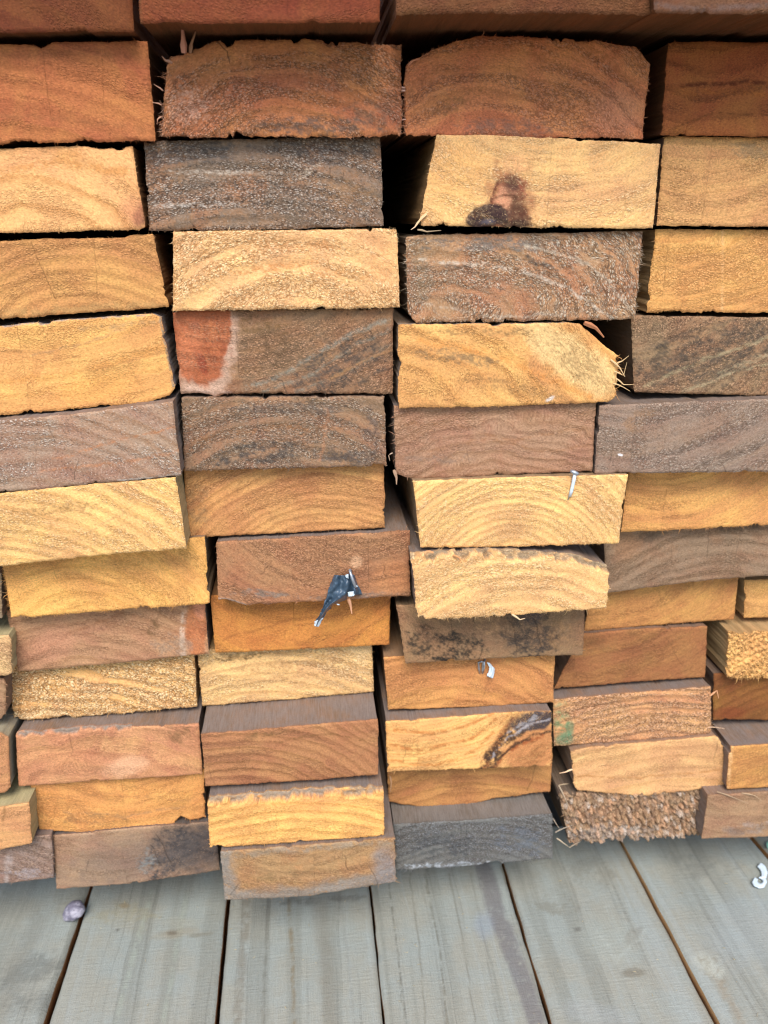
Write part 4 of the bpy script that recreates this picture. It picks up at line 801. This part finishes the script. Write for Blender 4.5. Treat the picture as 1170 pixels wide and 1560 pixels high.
SPLINT['D11'] = [([(594, 1182), (596, 1192), (595, 1206)], .0006, (206, 160, 110), .001)]
SPLINT['E12'] = [([(852, 1196), (866, 1194)], .0004, (186, 160, 134), .004), ([(851, 1196), (860, 1214), (871, 1238)], .0004, (182, 158, 138), .004), ([(840, 1244), (848, 1256), (852, 1262)], .0003, (176, 156, 140), .004), ([(846, 1268), (858, 1262), (872, 1257)], .0004, (190, 172, 156), .004), ([(848, 1277), (858, 1284), (868, 1291)], .0004, (196, 172, 150), .004), ([(868, 1291), (876, 1286), (884, 1282)], .0004, (190, 166, 146), .004)]
SPLINT['D7'] = [([(690, 846), (700, 850), (704, 858)], .0007, (196, 140, 84), .003), ([(660, 842), (650, 840), (640, 844)], .0006, (220, 160, 100), .002), ([(780, 936), (792, 944), (800, 942)], .0005, (230, 196, 150), .001)]
SPLINT['F12'] = [([(1092, 1206), (1120, 1216), (1140, 1224)], .0004, (170, 140, 116), .002), ([(1130, 1208), (1150, 1212), (1160, 1220)], .0004, (180, 150, 122), .002)]

BOARD = {}
for n, key in enumerate(B):
    BOARD[key] = add_board(key, n)

# ------------------------------------------------------------------ deck planks, bearers, ground
def deck_mat():
    m = bpy.data.materials.new('treated_pine'); m.use_nodes = True; t = m.node_tree; b = t.nodes['Principled BSDF']
    tc = t.nodes.new('ShaderNodeTexCoord').outputs['Object']
    oi = t.nodes.new('ShaderNodeObjectInfo').outputs['Random']
    cv = t.nodes.new('ShaderNodeCombineXYZ'); t.links.new(mth(t, 'MULTIPLY', oi, 900.0), cv.inputs[0]); t.links.new(mth(t, 'MULTIPLY', oi, 500.0), cv.inputs[1])
    mm = vadd(t, vmul(t, tc, (1000, 1000, 1000)), cv.outputs[0])
    w = noise(t, vmul(t, mm, (0.02, 0.012, 0.02)), 1.0, 2)
    wv = t.nodes.new('ShaderNodeCombineXYZ'); t.links.new(mth(t, 'MULTIPLY', mth(t, 'SUBTRACT', w, 0.5), 9.0), wv.inputs[0])
    mw = vadd(t, mm, wv.outputs[0])
    band = noise(t, vmul(t, mw, (0.11, 0.0025, 0.11)), 1.0, 3, 0.55)
    line = noise(t, vmul(t, mw, (0.42, 0.004, 0.42)), 1.0, 2, 0.5)
    fine = noise(t, vmul(t, mm, (1.5, 0.14, 1.5)), 1.0, 3, 0.6)
    cross = noise(t, vmul(t, mm, (0.10, 0.8, 0.1)), 1.0, 3, 0.6)
    blot = noise(t, mm, 0.035, 4, 0.6)
    grit = noise(t, mm, 1.3, 3, 0.65)
    c = mixc(t, mrange(t, blot, 0.35, 0.65), lin4((150, 154, 146)), lin4((152, 150, 137)))
    c = mixc(t, mth(t, 'MULTIPLY', mrange(t, band, 0.48, 0.66), 0.55), c, lin4((130, 130, 119)))
    c = mixc(t, mth(t, 'MULTIPLY', mrange(t, line, 0.60, 0.70), mrange(t, cross, 0.35, 0.6, 0.1, 0.4)), c, lin4((104, 102, 94)))
    c = mixc(t, mth(t, 'MULTIPLY', mrange(t, band, 0.42, 0.30), 0.4), c, lin4((160, 165, 160)))
    tint = attr(t, 'tint'); c = mixc(t, mth(t, 'MULTIPLY', tint.outputs['Alpha'], mrange(t, grit, 0.3, 0.6, 0.75, 1.0)), c, tint.outputs['Color'])
    h = t.nodes.new('ShaderNodeHueSaturation'); t.links.new(c, h.inputs['Color'])
    v = mth(t, 'ADD', mth(t, 'MULTIPLY', mth(t, 'SUBTRACT', fine, 0.5), 0.28), mth(t, 'MULTIPLY', mth(t, 'SUBTRACT', cross, 0.5), 0.14))
    v = mth(t, 'ADD', v, mth(t, 'MULTIPLY', mth(t, 'SUBTRACT', grit, 0.5), 0.35))
    t.links.new(mth(t, 'ADD', v, 1.0), h.inputs['Value'])
    t.links.new(h.outputs[0], b.inputs['Base Color']); b.inputs['Roughness'].default_value = 0.7; b.inputs['Specular IOR Level'].default_value = 0.3
    bp = t.nodes.new('ShaderNodeBump'); bp.inputs['Distance'].default_value = 0.0006; bp.inputs['Strength'].default_value = 0.6
    t.links.new(mth(t, 'ADD', mth(t, 'ADD', fine, cross), mth(t, 'MULTIPLY', grit, 0.8)), bp.inputs['Height']); t.links.new(bp.outputs[0], b.inputs['Normal'])
    return m
DECK = deck_mat()
EDGE = group_mat('plank_edge', SIDE, dict(Wood=lin4((214, 160, 92)), Dust=lin4((190, 150, 96)), Dark=lin4((90, 62, 36)), DustAmt=0.5, Seed=3.0, Streak=0.5))
TH = 0.020
def plank(lines, zt, feats, label, y0=-0.75, y1=0.6, seed=1, ye=None):
    """lines: (left, right) each two photo points of the edge on the deck."""
    (la, lb), (ra, rb) = lines
    def edge(a, b):
        A, Bq = on_deck(*a, zt), on_deck(*b, zt); return lambda y: A[0]+(Bq[0]-A[0])*(y-A[1])/(Bq[1]-A[1])
    eL, eR = edge(la, lb), edge(ra, rb)
    yb = y1 if ye is None else ye
    ys = np.concatenate([np.arange(y0, -0.26, 0.02), np.arange(-0.26, min(yb, 0.10), 0.0015), np.arange(0.10, yb, 0.02) if yb > 0.1 else [], [yb]])
    nu = 70; U = np.linspace(0, 1, nu+1)
    X = np.array([[eL(y)+(eR(y)-eL(y))*u for y in ys] for u in U]); Y = np.tile(ys, (nu+1, 1))
    wid = (X[-1]-X[0])[None, :]*np.ones((nu+1, 1))
    e = np.minimum(U[:, None], 1-U[:, None])*wid
    wig = 0.0007*(fbm(Y*40, 0.5, seed, 3)-0.5)*2
    X = X+np.where(U[:, None] < 0.5, 1, -1)*np.exp(-(e/0.004)**2)*wig
    Z = zt+0.0006*(fbm(X*60, Y*12, seed+3, 3)-0.5)-0.0016*np.clip(1-e/0.002, 0, 1)**2-0.0004*(fbm(X*220, Y*30, seed+5, 2)-0.5)
    d = np.stack([X, Y, Z], -1)-EYE; cam_ = d@ROT
    dep = np.where(cam_[..., 2] > 0.02, cam_[..., 2], 0.02)
    PX, PY = CX+F*cam_[..., 0]/dep, CY-F*cam_[..., 1]/dep
    rgb = np.empty(X.shape+(3,)); rgb[:] = lin((146, 151, 147)); al = np.zeros(X.shape)
    rgb, al = paint(feats, PX, PY, rgb, al, seed+7)
    ny = len(ys); ii = np.arange((nu+1)*ny).reshape(nu+1, ny)
    top = np.stack([ii[:-1, :-1], ii[1:, :-1], ii[1:, 1:], ii[:-1, 1:]], -1).reshape(-1, 4)
    Vt = np.stack([X, Y, Z], -1).reshape(-1, 3)
    loop = np.concatenate([ii[:, 0], ii[-1, 1:], ii[-2::-1, -1], ii[0, -2:0:-1]]); m = len(loop)
    A = Vt[loop]; Bt = A.copy(); Bt[:, 2] = zt-TH
    V = np.concatenate([Vt, A, Bt]); nb = len(Vt); k = np.arange(m); kn = (k+1) % m
    sd_ = np.stack([nb+k, nb+m+k, nb+m+kn, nb+kn], -1); cap = (nb+m+k[::-1])[None, :]
    tint = np.concatenate([np.concatenate([rgb.reshape(-1, 3), al.reshape(-1, 1)], 1), np.zeros((2*m, 4))])
    o = mesh_obj('deck_plank', V, [top, sd_, cap], [DECK, EDGE], None, np.concatenate([np.zeros(len(top)), np.ones(len(sd_)+1)]), dict(tint=('FLOAT_COLOR', tint)), True, (float(X.mean()), 0.0, zt-TH))
    return tag(o, label, 'deck plank', 'grey-green planks under the pile')
g1 = ((64, 1560), (134, 1355)); g1r = ((74, 1560), (139, 1355))
g2 = ((326, 1560), (345, 1370)); g2r = ((334, 1560), (350, 1370))
g3 = ((583, 1560), (564, 1362)); g3r = ((587, 1560), (567, 1362))
g4 = ((836, 1560), (767, 1325)); g4r = ((842, 1560), (771, 1325))
g5 = ((1090, 1560), (948, 1286)); g5r = ((1099, 1560), (953, 1286))
g6 = ((1395, 1560), (1142, 1275)); g6r = ((1406, 1560), (1149, 1275))
plank((((-190, 1560), (-60, 1355)), g1), 0.0, [('m', 60, 1500, 90, 80, -20, (104, 104, 96), .6, .03), ('l', [(60, 1400), (20, 1480), (-10, 1560)], 30, (116, 112, 100), .4, 24, 8)], 'leftmost deck plank, darkest, with a pebble on its edge', seed=11)
plank((g1r, g2), 0.0005, [('l', [(232, 1360), (205, 1450), (175, 1560)], 8, (160, 166, 150), .5, 6, 2), ('l', [(284, 1360), (270, 1440), (248, 1560)], 7, (160, 166, 150), .5, 6, 2),
      ('e', 270, 1422, 40, 8, -10, (150, 136, 116), .5, .5, .5), ('e', 262, 1421, 9, 4, 0, (104, 90, 76), .7, .5, .5), ('e', 305, 1424, 20, 4, -8, (120, 110, 92), .5, .5, .5), ('e', 280, 1406, 26, 10, 0, (156, 152, 136), .5, .5, .5),
      ('e', 179, 1417, 3, 3, 0, (70, 66, 60), .8, .5, .3), ('l', [(288, 1520), (298, 1538)], 1.8, (92, 90, 88), .7, 1.5, 1), ('m', 180, 1395, 70, 24, 0, (150, 138, 110), .4, .05), ('e', 190, 1380, 8, 5, 0, (140, 116, 80), .6, .5, .4)], 'deck plank with a small brown knot, between the pebble plank and the striped one', seed=12)
plank((g2r, g3), 0.0, [('l', [(376, 1370), (370, 1460), (362, 1560)], 14, (118, 108, 94), .6, 8, 3), ('l', [(410, 1372), (404, 1470), (400, 1560)], 6, (112, 108, 96), .55, 5, 2), ('l', [(440, 1372), (446, 1460), (448, 1560)], 6, (124, 104, 80), .7, 4, 2), ('l', [(484, 1370), (494, 1450), (504, 1560)], 22, (126, 118, 104), .45, 14, 4), ('l', [(520, 1370), (540, 1560)], 5, (126, 126, 118), .4, 4, 3), ('m', 470, 1372, 110, 10, -4, (96, 92, 84), .6, .05)], 'deck plank with brown lengthwise stripes under the lowest board', seed=13)
plank((g3r, g4), 0.0008, [('l', [(591, 1330), (606, 1450), (617, 1560)], 3, (94, 88, 74), .8, 2.5, 2), ('l', [(624, 1330), (640, 1450), (648, 1560)], 2.5, (102, 94, 78), .7, 2.5, 2), ('l', [(648, 1330), (668, 1440), (682, 1560)], 3, (92, 84, 68), .8, 2.5, 2), ('l', [(684, 1330), (706, 1440), (724, 1560)], 2.5, (104, 96, 82), .7, 2.5, 2), ('l', [(716, 1330), (740, 1440), (760, 1560)], 2.2, (110, 102, 90), .5, 2.5, 2), ('l', [(736, 1318), (760, 1400), (800, 1500), (820, 1565)], 26, (112, 107, 106), .8, 8, 3), ('l', [(765, 1320), (800, 1430), (842, 1565)], 6, (124, 112, 92), .7, 4, 1.5), ('e', 738, 1410, 16, 22, 0, (140, 150, 160), .5, .6, .3)], 'deck plank with a dark purple-grey strip along its right edge', seed=14)
pk5 = plank((g4r, g5), 0.0006, [('e', 965, 1482, 20, 8, 0, (118, 110, 96), .7, .4, .4), ('e', 930, 1430, 50, 36, 20, (156, 158, 146), .5, .5, .5), ('l', [(910, 1420), (940, 1465), (965, 1440), (985, 1415)], 4, (172, 176, 166), .6, 5, 5), ('m', 850, 1375, 60, 28, 20, (120, 112, 96), .5, .04), ('m', 905, 1330, 60, 30, 0, (120, 116, 104), .5, .04), ('e', 880, 1416, 6, 4, 0, (86, 80, 72), .6, .5, .3), ('m', 965, 1430, 26, 22, -50, (126, 120, 108), .4, .06), ('e', 905, 1545, 60, 20, 10, (156, 160, 158), .4, .5, .4)], 'deck plank with an oval brown knot, ending short under the pile', seed=15, ye=0.075)
plank((g5r, g6), 0.0040, [('e', 1080, 1470, 26, 14, 30, (184, 186, 172), .7, .5, .5), ('m', 1085, 1475, 30, 20, 30, (110, 92, 70), .5, .08), ('l', [(1090, 1480), (1130, 1560)], 14, (140, 120, 100), .5, 12, 4), ('e', 1130, 1420, 60, 60, 0, (156, 164, 164), .4, .6, .4), ('m', 1060, 1320, 70, 30, 0, (112, 112, 104), .5, .04)], 'deck plank with a white 3-shaped mark, its edge showing tan', seed=16)
plank((g6r, ((1680, 1560), (1350, 1275))), 0.0, [], 'far right deck plank, dark, with a scrap of pale green plastic', seed=17)
rawm = plain_mat('bearer_wood', lin4((110, 96, 80)), 0.85, 0, 300, 0.2)
def block(name, lo, hi, mat, bev=0.002):
    import bmesh
    bm = bmesh.new(); bmesh.ops.create_cube(bm, size=1.0)
    for v in bm.verts:
        v.co = Vector([(lo[i]+hi[i])/2+v.co[i]*(hi[i]-lo[i]) for i in range(3)])
    bmesh.ops.bevel(bm, geom=bm.edges[:], offset=bev, segments=2, affect='EDGES')
    c = Vector(((lo[0]+hi[0])/2, (lo[1]+hi[1])/2, lo[2])); bmesh.ops.translate(bm, verts=bm.verts, vec=-c)
    me = bpy.data.meshes.new(name); bm.to_mesh(me); bm.free(); me.materials.append(mat)
    o = bpy.data.objects.new(name, me); COL.objects.link(o); o.location = c; return o
zmin = min(BOARD[k].location.z for k in BOARD)
tag(block('timber_bearer', (-0.27, 0.16, 0.0022), (0.36, 0.21, zmin-0.0008), rawm), 'rough timber bearer hidden in shadow under the pile, lying across the deck planks', 'timber bearer')
gm = plain_mat('soil', lin4((112, 104, 94)), 0.95, 0, 6.0, 0.15)
gv = np.array([[-60, -60, -0.12], [60, -60, -0.12], [60, 60, -0.12], [-60, 60, -0.12]], float)
go_ = mesh_obj('ground', gv, [np.array([[0, 1, 2, 3]])], [gm]); go_['kind'] = 'structure'
for i, y in enumerate((-0.62, 0.02, 0.45)):
    jo = tag(block('deck_joist', (-0.55, y, -0.1198), (0.75, y+0.045, -TH-0.0008), rawm), ('deck joist in the dark under the planks, nearest the viewer', 'deck joist in the dark under the planks, below the front of the pile', 'deck joist in the dark under the planks, far back below the pile')[i], 'deck joist', 'joists under the deck planks')

# ------------------------------------------------------------------ small things
def sheet(name, left, right, yoff, amp, th, mat, parent=None, seed=1, nu=22, nv=44, loc=None, plane='face', zt=0.0):
    v = np.linspace(0, 1, nv+1); lx, ly = poly_lerp(left, v); rx, ry = poly_lerp(right, v); V = []
    for i in range(nu+1):
        u = i/nu
        for j in range(nv+1):
            px, py = lx[j]*(1-u)+rx[j]*u, ly[j]*(1-u)+ry[j]*u
            w = float(fbm(px/9, py/9, seed, 3)-0.5)*2
            ej = 0.8*float(vn(j*0.9, u*3, seed+5)-0.5) if i in (0, nu) else 0
            h = amp*(0.9*math.sin(math.pi*u)+1.0*w+0.5*math.sin(u*9+v[j]*4))
            if plane == 'face': V.append(on_face(px+ej*2, py+ej, yoff(v[j])+h))
            else: V.append(on_deck(px+ej*1.2, py, zt+yoff(v[j])+h*0.6))
    V = np.array(V); off = np.array([0, th, 0]) if plane == 'face' else np.array([0, 0, -th])
    ii = np.arange((nu+1)*(nv+1)).reshape(nu+1, nv+1); nb = len(V)
    q = np.stack([ii[:-1, :-1], ii[:-1, 1:], ii[1:, 1:], ii[1:, :-1]], -1).reshape(-1, 4)
    loop = np.concatenate([ii[:, 0], ii[-1, 1:], ii[-2::-1, -1], ii[0, -2:0:-1]]); k = loop; kn = np.roll(loop, -1)
    rim = np.stack([k, kn, kn+nb, k+nb], -1)
    return mesh_obj(name, np.concatenate([V, V+off]), [np.concatenate([q, q[:, ::-1]+nb, rim])], [mat], parent, None, None, True, loc)
plast = plain_mat('black_plastic', lin4((62, 80, 96)), 0.34, 0, 500, 0.1, 0.15, 0.6)
white = plain_mat('white_plastic', lin4((212, 224, 232)), 0.45, 0, 700, 0.06, 0.2, 0.5)
steel = plain_mat('zinc_wire', lin4((176, 180, 186)), 0.4, 0.7, 1500, 0.15, 0.3)
def empty(name, loc):
    o = bpy.data.objects.new(name, None); COL.objects.link(o); o.location = loc; o.empty_display_size = 0.005; return o
p7 = B['C7']['p']; l7 = tuple(on_face(525, 905, p7+0.001))
t7 = tag(empty('torn_plastic', l7), 'torn scrap of blue-black plastic stapled to a reddish brown board end', 'plastic scrap')
t7_parts = []
t7_parts.append(sheet('film', [(509, 876), (504, 888), (500, 900), (496, 912), (493, 922), (487, 936), (481, 946), (480, 953)], [(531, 877), (536, 890), (535, 902), (526, 914), (508, 921), (497, 934), (491, 945), (484, 955)], lambda v: p7+0.0012+0.0025*v, 0.0030, 0.00015, plast, t7, 5, loc=l7))
t7_parts.append(sheet('crumpled_fold', [(528, 874), (528, 886), (530, 898), (531, 908)], [(540, 876), (544, 888), (549, 898), (552, 906)], lambda v: p7+0.0022, 0.0022, 0.00015, plast, t7, 8, 14, 18, loc=l7))
t7_parts.append(sheet('torn_edge', [(526, 876), (527, 880)], [(531, 875), (531, 882)], lambda v: p7+0.0042, 0.0005, 0.0002, white, t7, 9, 6, 6, loc=l7))
t7_parts.append(sheet('torn_edge', [(479, 947), (479, 954)], [(493, 941), (485, 955)], lambda v: p7+0.0046, 0.0005, 0.0002, white, t7, 10, 8, 8, loc=l7))
t7_parts.append(sheet('torn_edge', [(530, 902), (531, 909)], [(540, 901), (540, 908)], lambda v: p7+0.0056, 0.0008, 0.0002, white, t7, 12, 8, 8, loc=l7))
for x, y in ((543, 893), (515, 921)):
    sheet('torn_edge', [(x-2.5, y-1), (x-1, y+1)], [(x+2, y-0.5), (x+2.5, y+1)], lambda v: p7+0.0058, 0.0004, 0.0002, white, t7, int(x), 5, 4, loc=l7)
Vv, Fc = tube([on_face(533, 868, p7-0.001), on_face(533.5, 869, p7+0.0052), on_face(536, 880, p7+0.0062), on_face(541, 893, p7+0.006), on_face(542, 897, p7-0.001)], 0.00075, 8)
mesh_obj('staple', Vv, Fc, [steel], t7, None, None, True, l7)
# bent nail on the yellow board
p6 = B['D6']['p']; l6 = tuple(on_face(873, 742, p6+0.002))
ns = tag(empty('bent_nail', l6), 'bent silver nail lying over the top edge of the bright yellow board end', 'nail')
Vv, Fc = tube([on_face(876, 722, p6+0.0018), on_face(874, 733, p6+0.0016), on_face(870.5, 748, p6+0.0014), on_face(868, 756, p6+0.0008)], [0.00085, 0.0008, 0.0008, 0.0007], 10)
mesh_obj('shaft', Vv, Fc, [white], ns, None, None, True, l6)
Vv, Fc = tube([on_face(873.5, 726, p6+0.001), on_face(870, 745, p6+0.0012), on_face(865, 762, p6+0.0003)], [0.0005, 0.0005, 0.0003], 8)
mesh_obj('wire_prong', Vv, Fc, [steel], ns, None, None, True, l6)
a, b_ = on_face(869, 717, p6+0.0012), on_face(881.5, 722.5, p6+0.0022)
Vv, Fc = tube([a, a*0.7+b_*0.3+np.array([0, -0.0004, 0]), a*0.3+b_*0.7+np.array([0, -0.0004, 0]), b_], [0.0007, 0.0010, 0.0010, 0.0006], 10)
mesh_obj('nail_head', Vv, Fc, [steel], ns, None, None, True, l6)
# staple with a white shred on the orange board
p9 = B['D9']['p']; l9 = tuple(on_face(740, 1016, p9+0.002))
st = tag(empty('wire_staple', l9), 'grey wire staple with a shred of white plastic on the orange board end', 'staple')
wire = [on_face(731, 1026, p9-0.0004), on_face(729.5, 1018, p9+0.0018), on_face(729, 1009, p9+0.002), on_face(733, 1007.5, p9+0.0022), on_face(736, 1008, p9+0.0022), on_face(735, 1020, p9+0.001), on_face(734.5, 1026, p9-0.0004)]
Vv, Fc = tube(wire, 0.0005, 8); mesh_obj('wire', Vv, Fc, [steel], st, None, None, True, l9)
Vv, Fc = tube([on_face(739, 1004, p9+0.001), on_face(737.5, 1014, p9+0.0022), on_face(735.5, 1025, p9-0.0004)], 0.0006, 8); mesh_obj('wire', Vv, Fc, [steel], st, None, None, True, l9)
sheet('plastic_shred', [(741.5, 1009), (745.5, 1016), (744.5, 1024), (741.5, 1030)], [(746, 1010), (753, 1018), (753.5, 1026), (750, 1033.5)], lambda v: p9+0.0022, 0.0008, 0.0003, white, st, 21, 8, 14, loc=l9)
# curled mark on the right plank, pebble, pale green scrap
mk = tag(empty('plastic_curl', tuple(on_deck(1157, 1336, 0.0041))), 'curled white shred shaped like a 3 on the right deck plank', 'plastic shred')
lm = tuple(on_deck(1157, 1336, 0.0041))
sheet('upper_curl', [(1154, 1319.5), (1158.5, 1324), (1160.5, 1330), (1160, 1336)], [(1159, 1313.5), (1166, 1319), (1169.5, 1328), (1167, 1337)], lambda v: 0.0024, 0.0003, 0.0006, white, mk, 31, 8, 16, lm, 'deck', 0.0040)
sheet('lower_curl', [(1150, 1336), (1146, 1343.5), (1149, 1349), (1157, 1352.5), (1164, 1351.5), (1168.5, 1344), (1166, 1337.5), (1158, 1334.5)], [(1154.5, 1339), (1153.5, 1342), (1155, 1344.5), (1158, 1345.5), (1161, 1345), (1162.5, 1342), (1161, 1339), (1156, 1336.5)], lambda v: 0.0022, 0.0003, 0.0006, white, mk, 33, 8, 26, lm, 'deck', 0.0040)
green = plain_mat('pale_green_plastic', lin4((150, 205, 180)), 0.4, 0, 700, 0.06, 0.2, 0.5)
sc = sheet('plastic_scrap', [(1168, 1282), (1167, 1287), (1169, 1291)], [(1182, 1280), (1184, 1287), (1180, 1292)], lambda v: 0.0022, 0.0004, 0.0006, green, None, 35, 8, 8, tuple(on_deck(1175, 1287, 0.001)), 'deck', 0.0006)
tag(sc, 'pale green plastic scrap at the right edge on the dark far right plank', 'plastic scrap')
def pebble():
    import bmesh
    bm = bmesh.new(); bmesh.ops.create_icosphere(bm, subdivisions=5, radius=1.0)
    for v in bm.verts:
        n = v.co.normalized(); f = 0.85+0.35*float(fbm(n.x*1.3+5, n.y*1.3+n.z*1.7+3, 77, 3))-0.12*abs(n.x*n.z)
        v.co = Vector((n.x*0.0062*f, n.y*0.0056*f, n.z*0.0058*f))
        v.co.x += v.co.z*0.35
        v.co *= 1+0.02*float(vn(n.x*9, n.y*9+n.z*7, 78))
    me = bpy.data.meshes.new('pebble'); bm.to_mesh(me); bm.free()
    for pl in me.polygons: pl.use_smooth = True
    m = bpy.data.materials.new('stone'); m.use_nodes = True; t = m.node_tree; b = t.nodes['Principled BSDF']
    tc = t.nodes.new('ShaderNodeTexCoord').outputs['Object']; n1 = noise(t, tc, 260, 4, 0.6); n2 = noise(t, tc, 1300, 3, 0.6)
    c = mixc(t, mrange(t, n1, 0.4, 0.6), lin4((118, 112, 126)), lin4((168, 162, 172))); c = mixc(t, mth(t, 'MULTIPLY', mrange(t, n2, 0.5, 0.7), 0.5), c, lin4((84, 84, 92)))
    t.links.new(c, b.inputs['Base Color']); b.inputs['Roughness'].default_value = 0.6
    bp = t.nodes.new('ShaderNodeBump'); bp.inputs['Distance'].default_value = 0.0004; bp.inputs['Strength'].default_value = 0.5; t.links.new(n2, bp.inputs['Height']); t.links.new(bp.outputs[0], b.inputs['Normal'])
    me.materials.append(m); o = bpy.data.objects.new('pebble', me); COL.objects.link(o)
    zc = 0.0062; o.location = on_deck(112, 1388, zc); return o
pb = tag(pebble(), 'small rounded purplish grey pebble at the gap between two deck planks', 'pebble')

rng = np.random.default_rng(5)
nsd = 260
P = np.stack([rng.uniform(-0.24, 0.34, nsd), rng.uniform(-0.24, 0.04, nsd), np.full(nsd, 0.0030)], -1)
P[:, 2] = np.where(P[:, 0] > 0.158+0.0*P[:, 1], 0.0046, 0.0012)
an = rng.uniform(0, 6.28, nsd); D = np.stack([np.cos(an), np.sin(an), rng.uniform(-0.05, 0.12, nsd)], -1)
Vv, Fc, Cc = fibres(P, D, rng.uniform(0.0006, 0.0024, nsd), rng.uniform(0.0001, 0.00028, nsd), np.array(lin((206, 184, 146)))*rng.uniform(0.6, 1.1, (nsd, 1)), rng)
sdo = mesh_obj('sawdust', Vv, Fc, [FIBRE], None, None, dict(fc=('FLOAT_COLOR', Cc)), True, (0.05, -0.1, 0.001))
tag(sdo, 'pale sawdust specks scattered over the grey-green planks', 'sawdust'); sdo['kind'] = 'stuff'
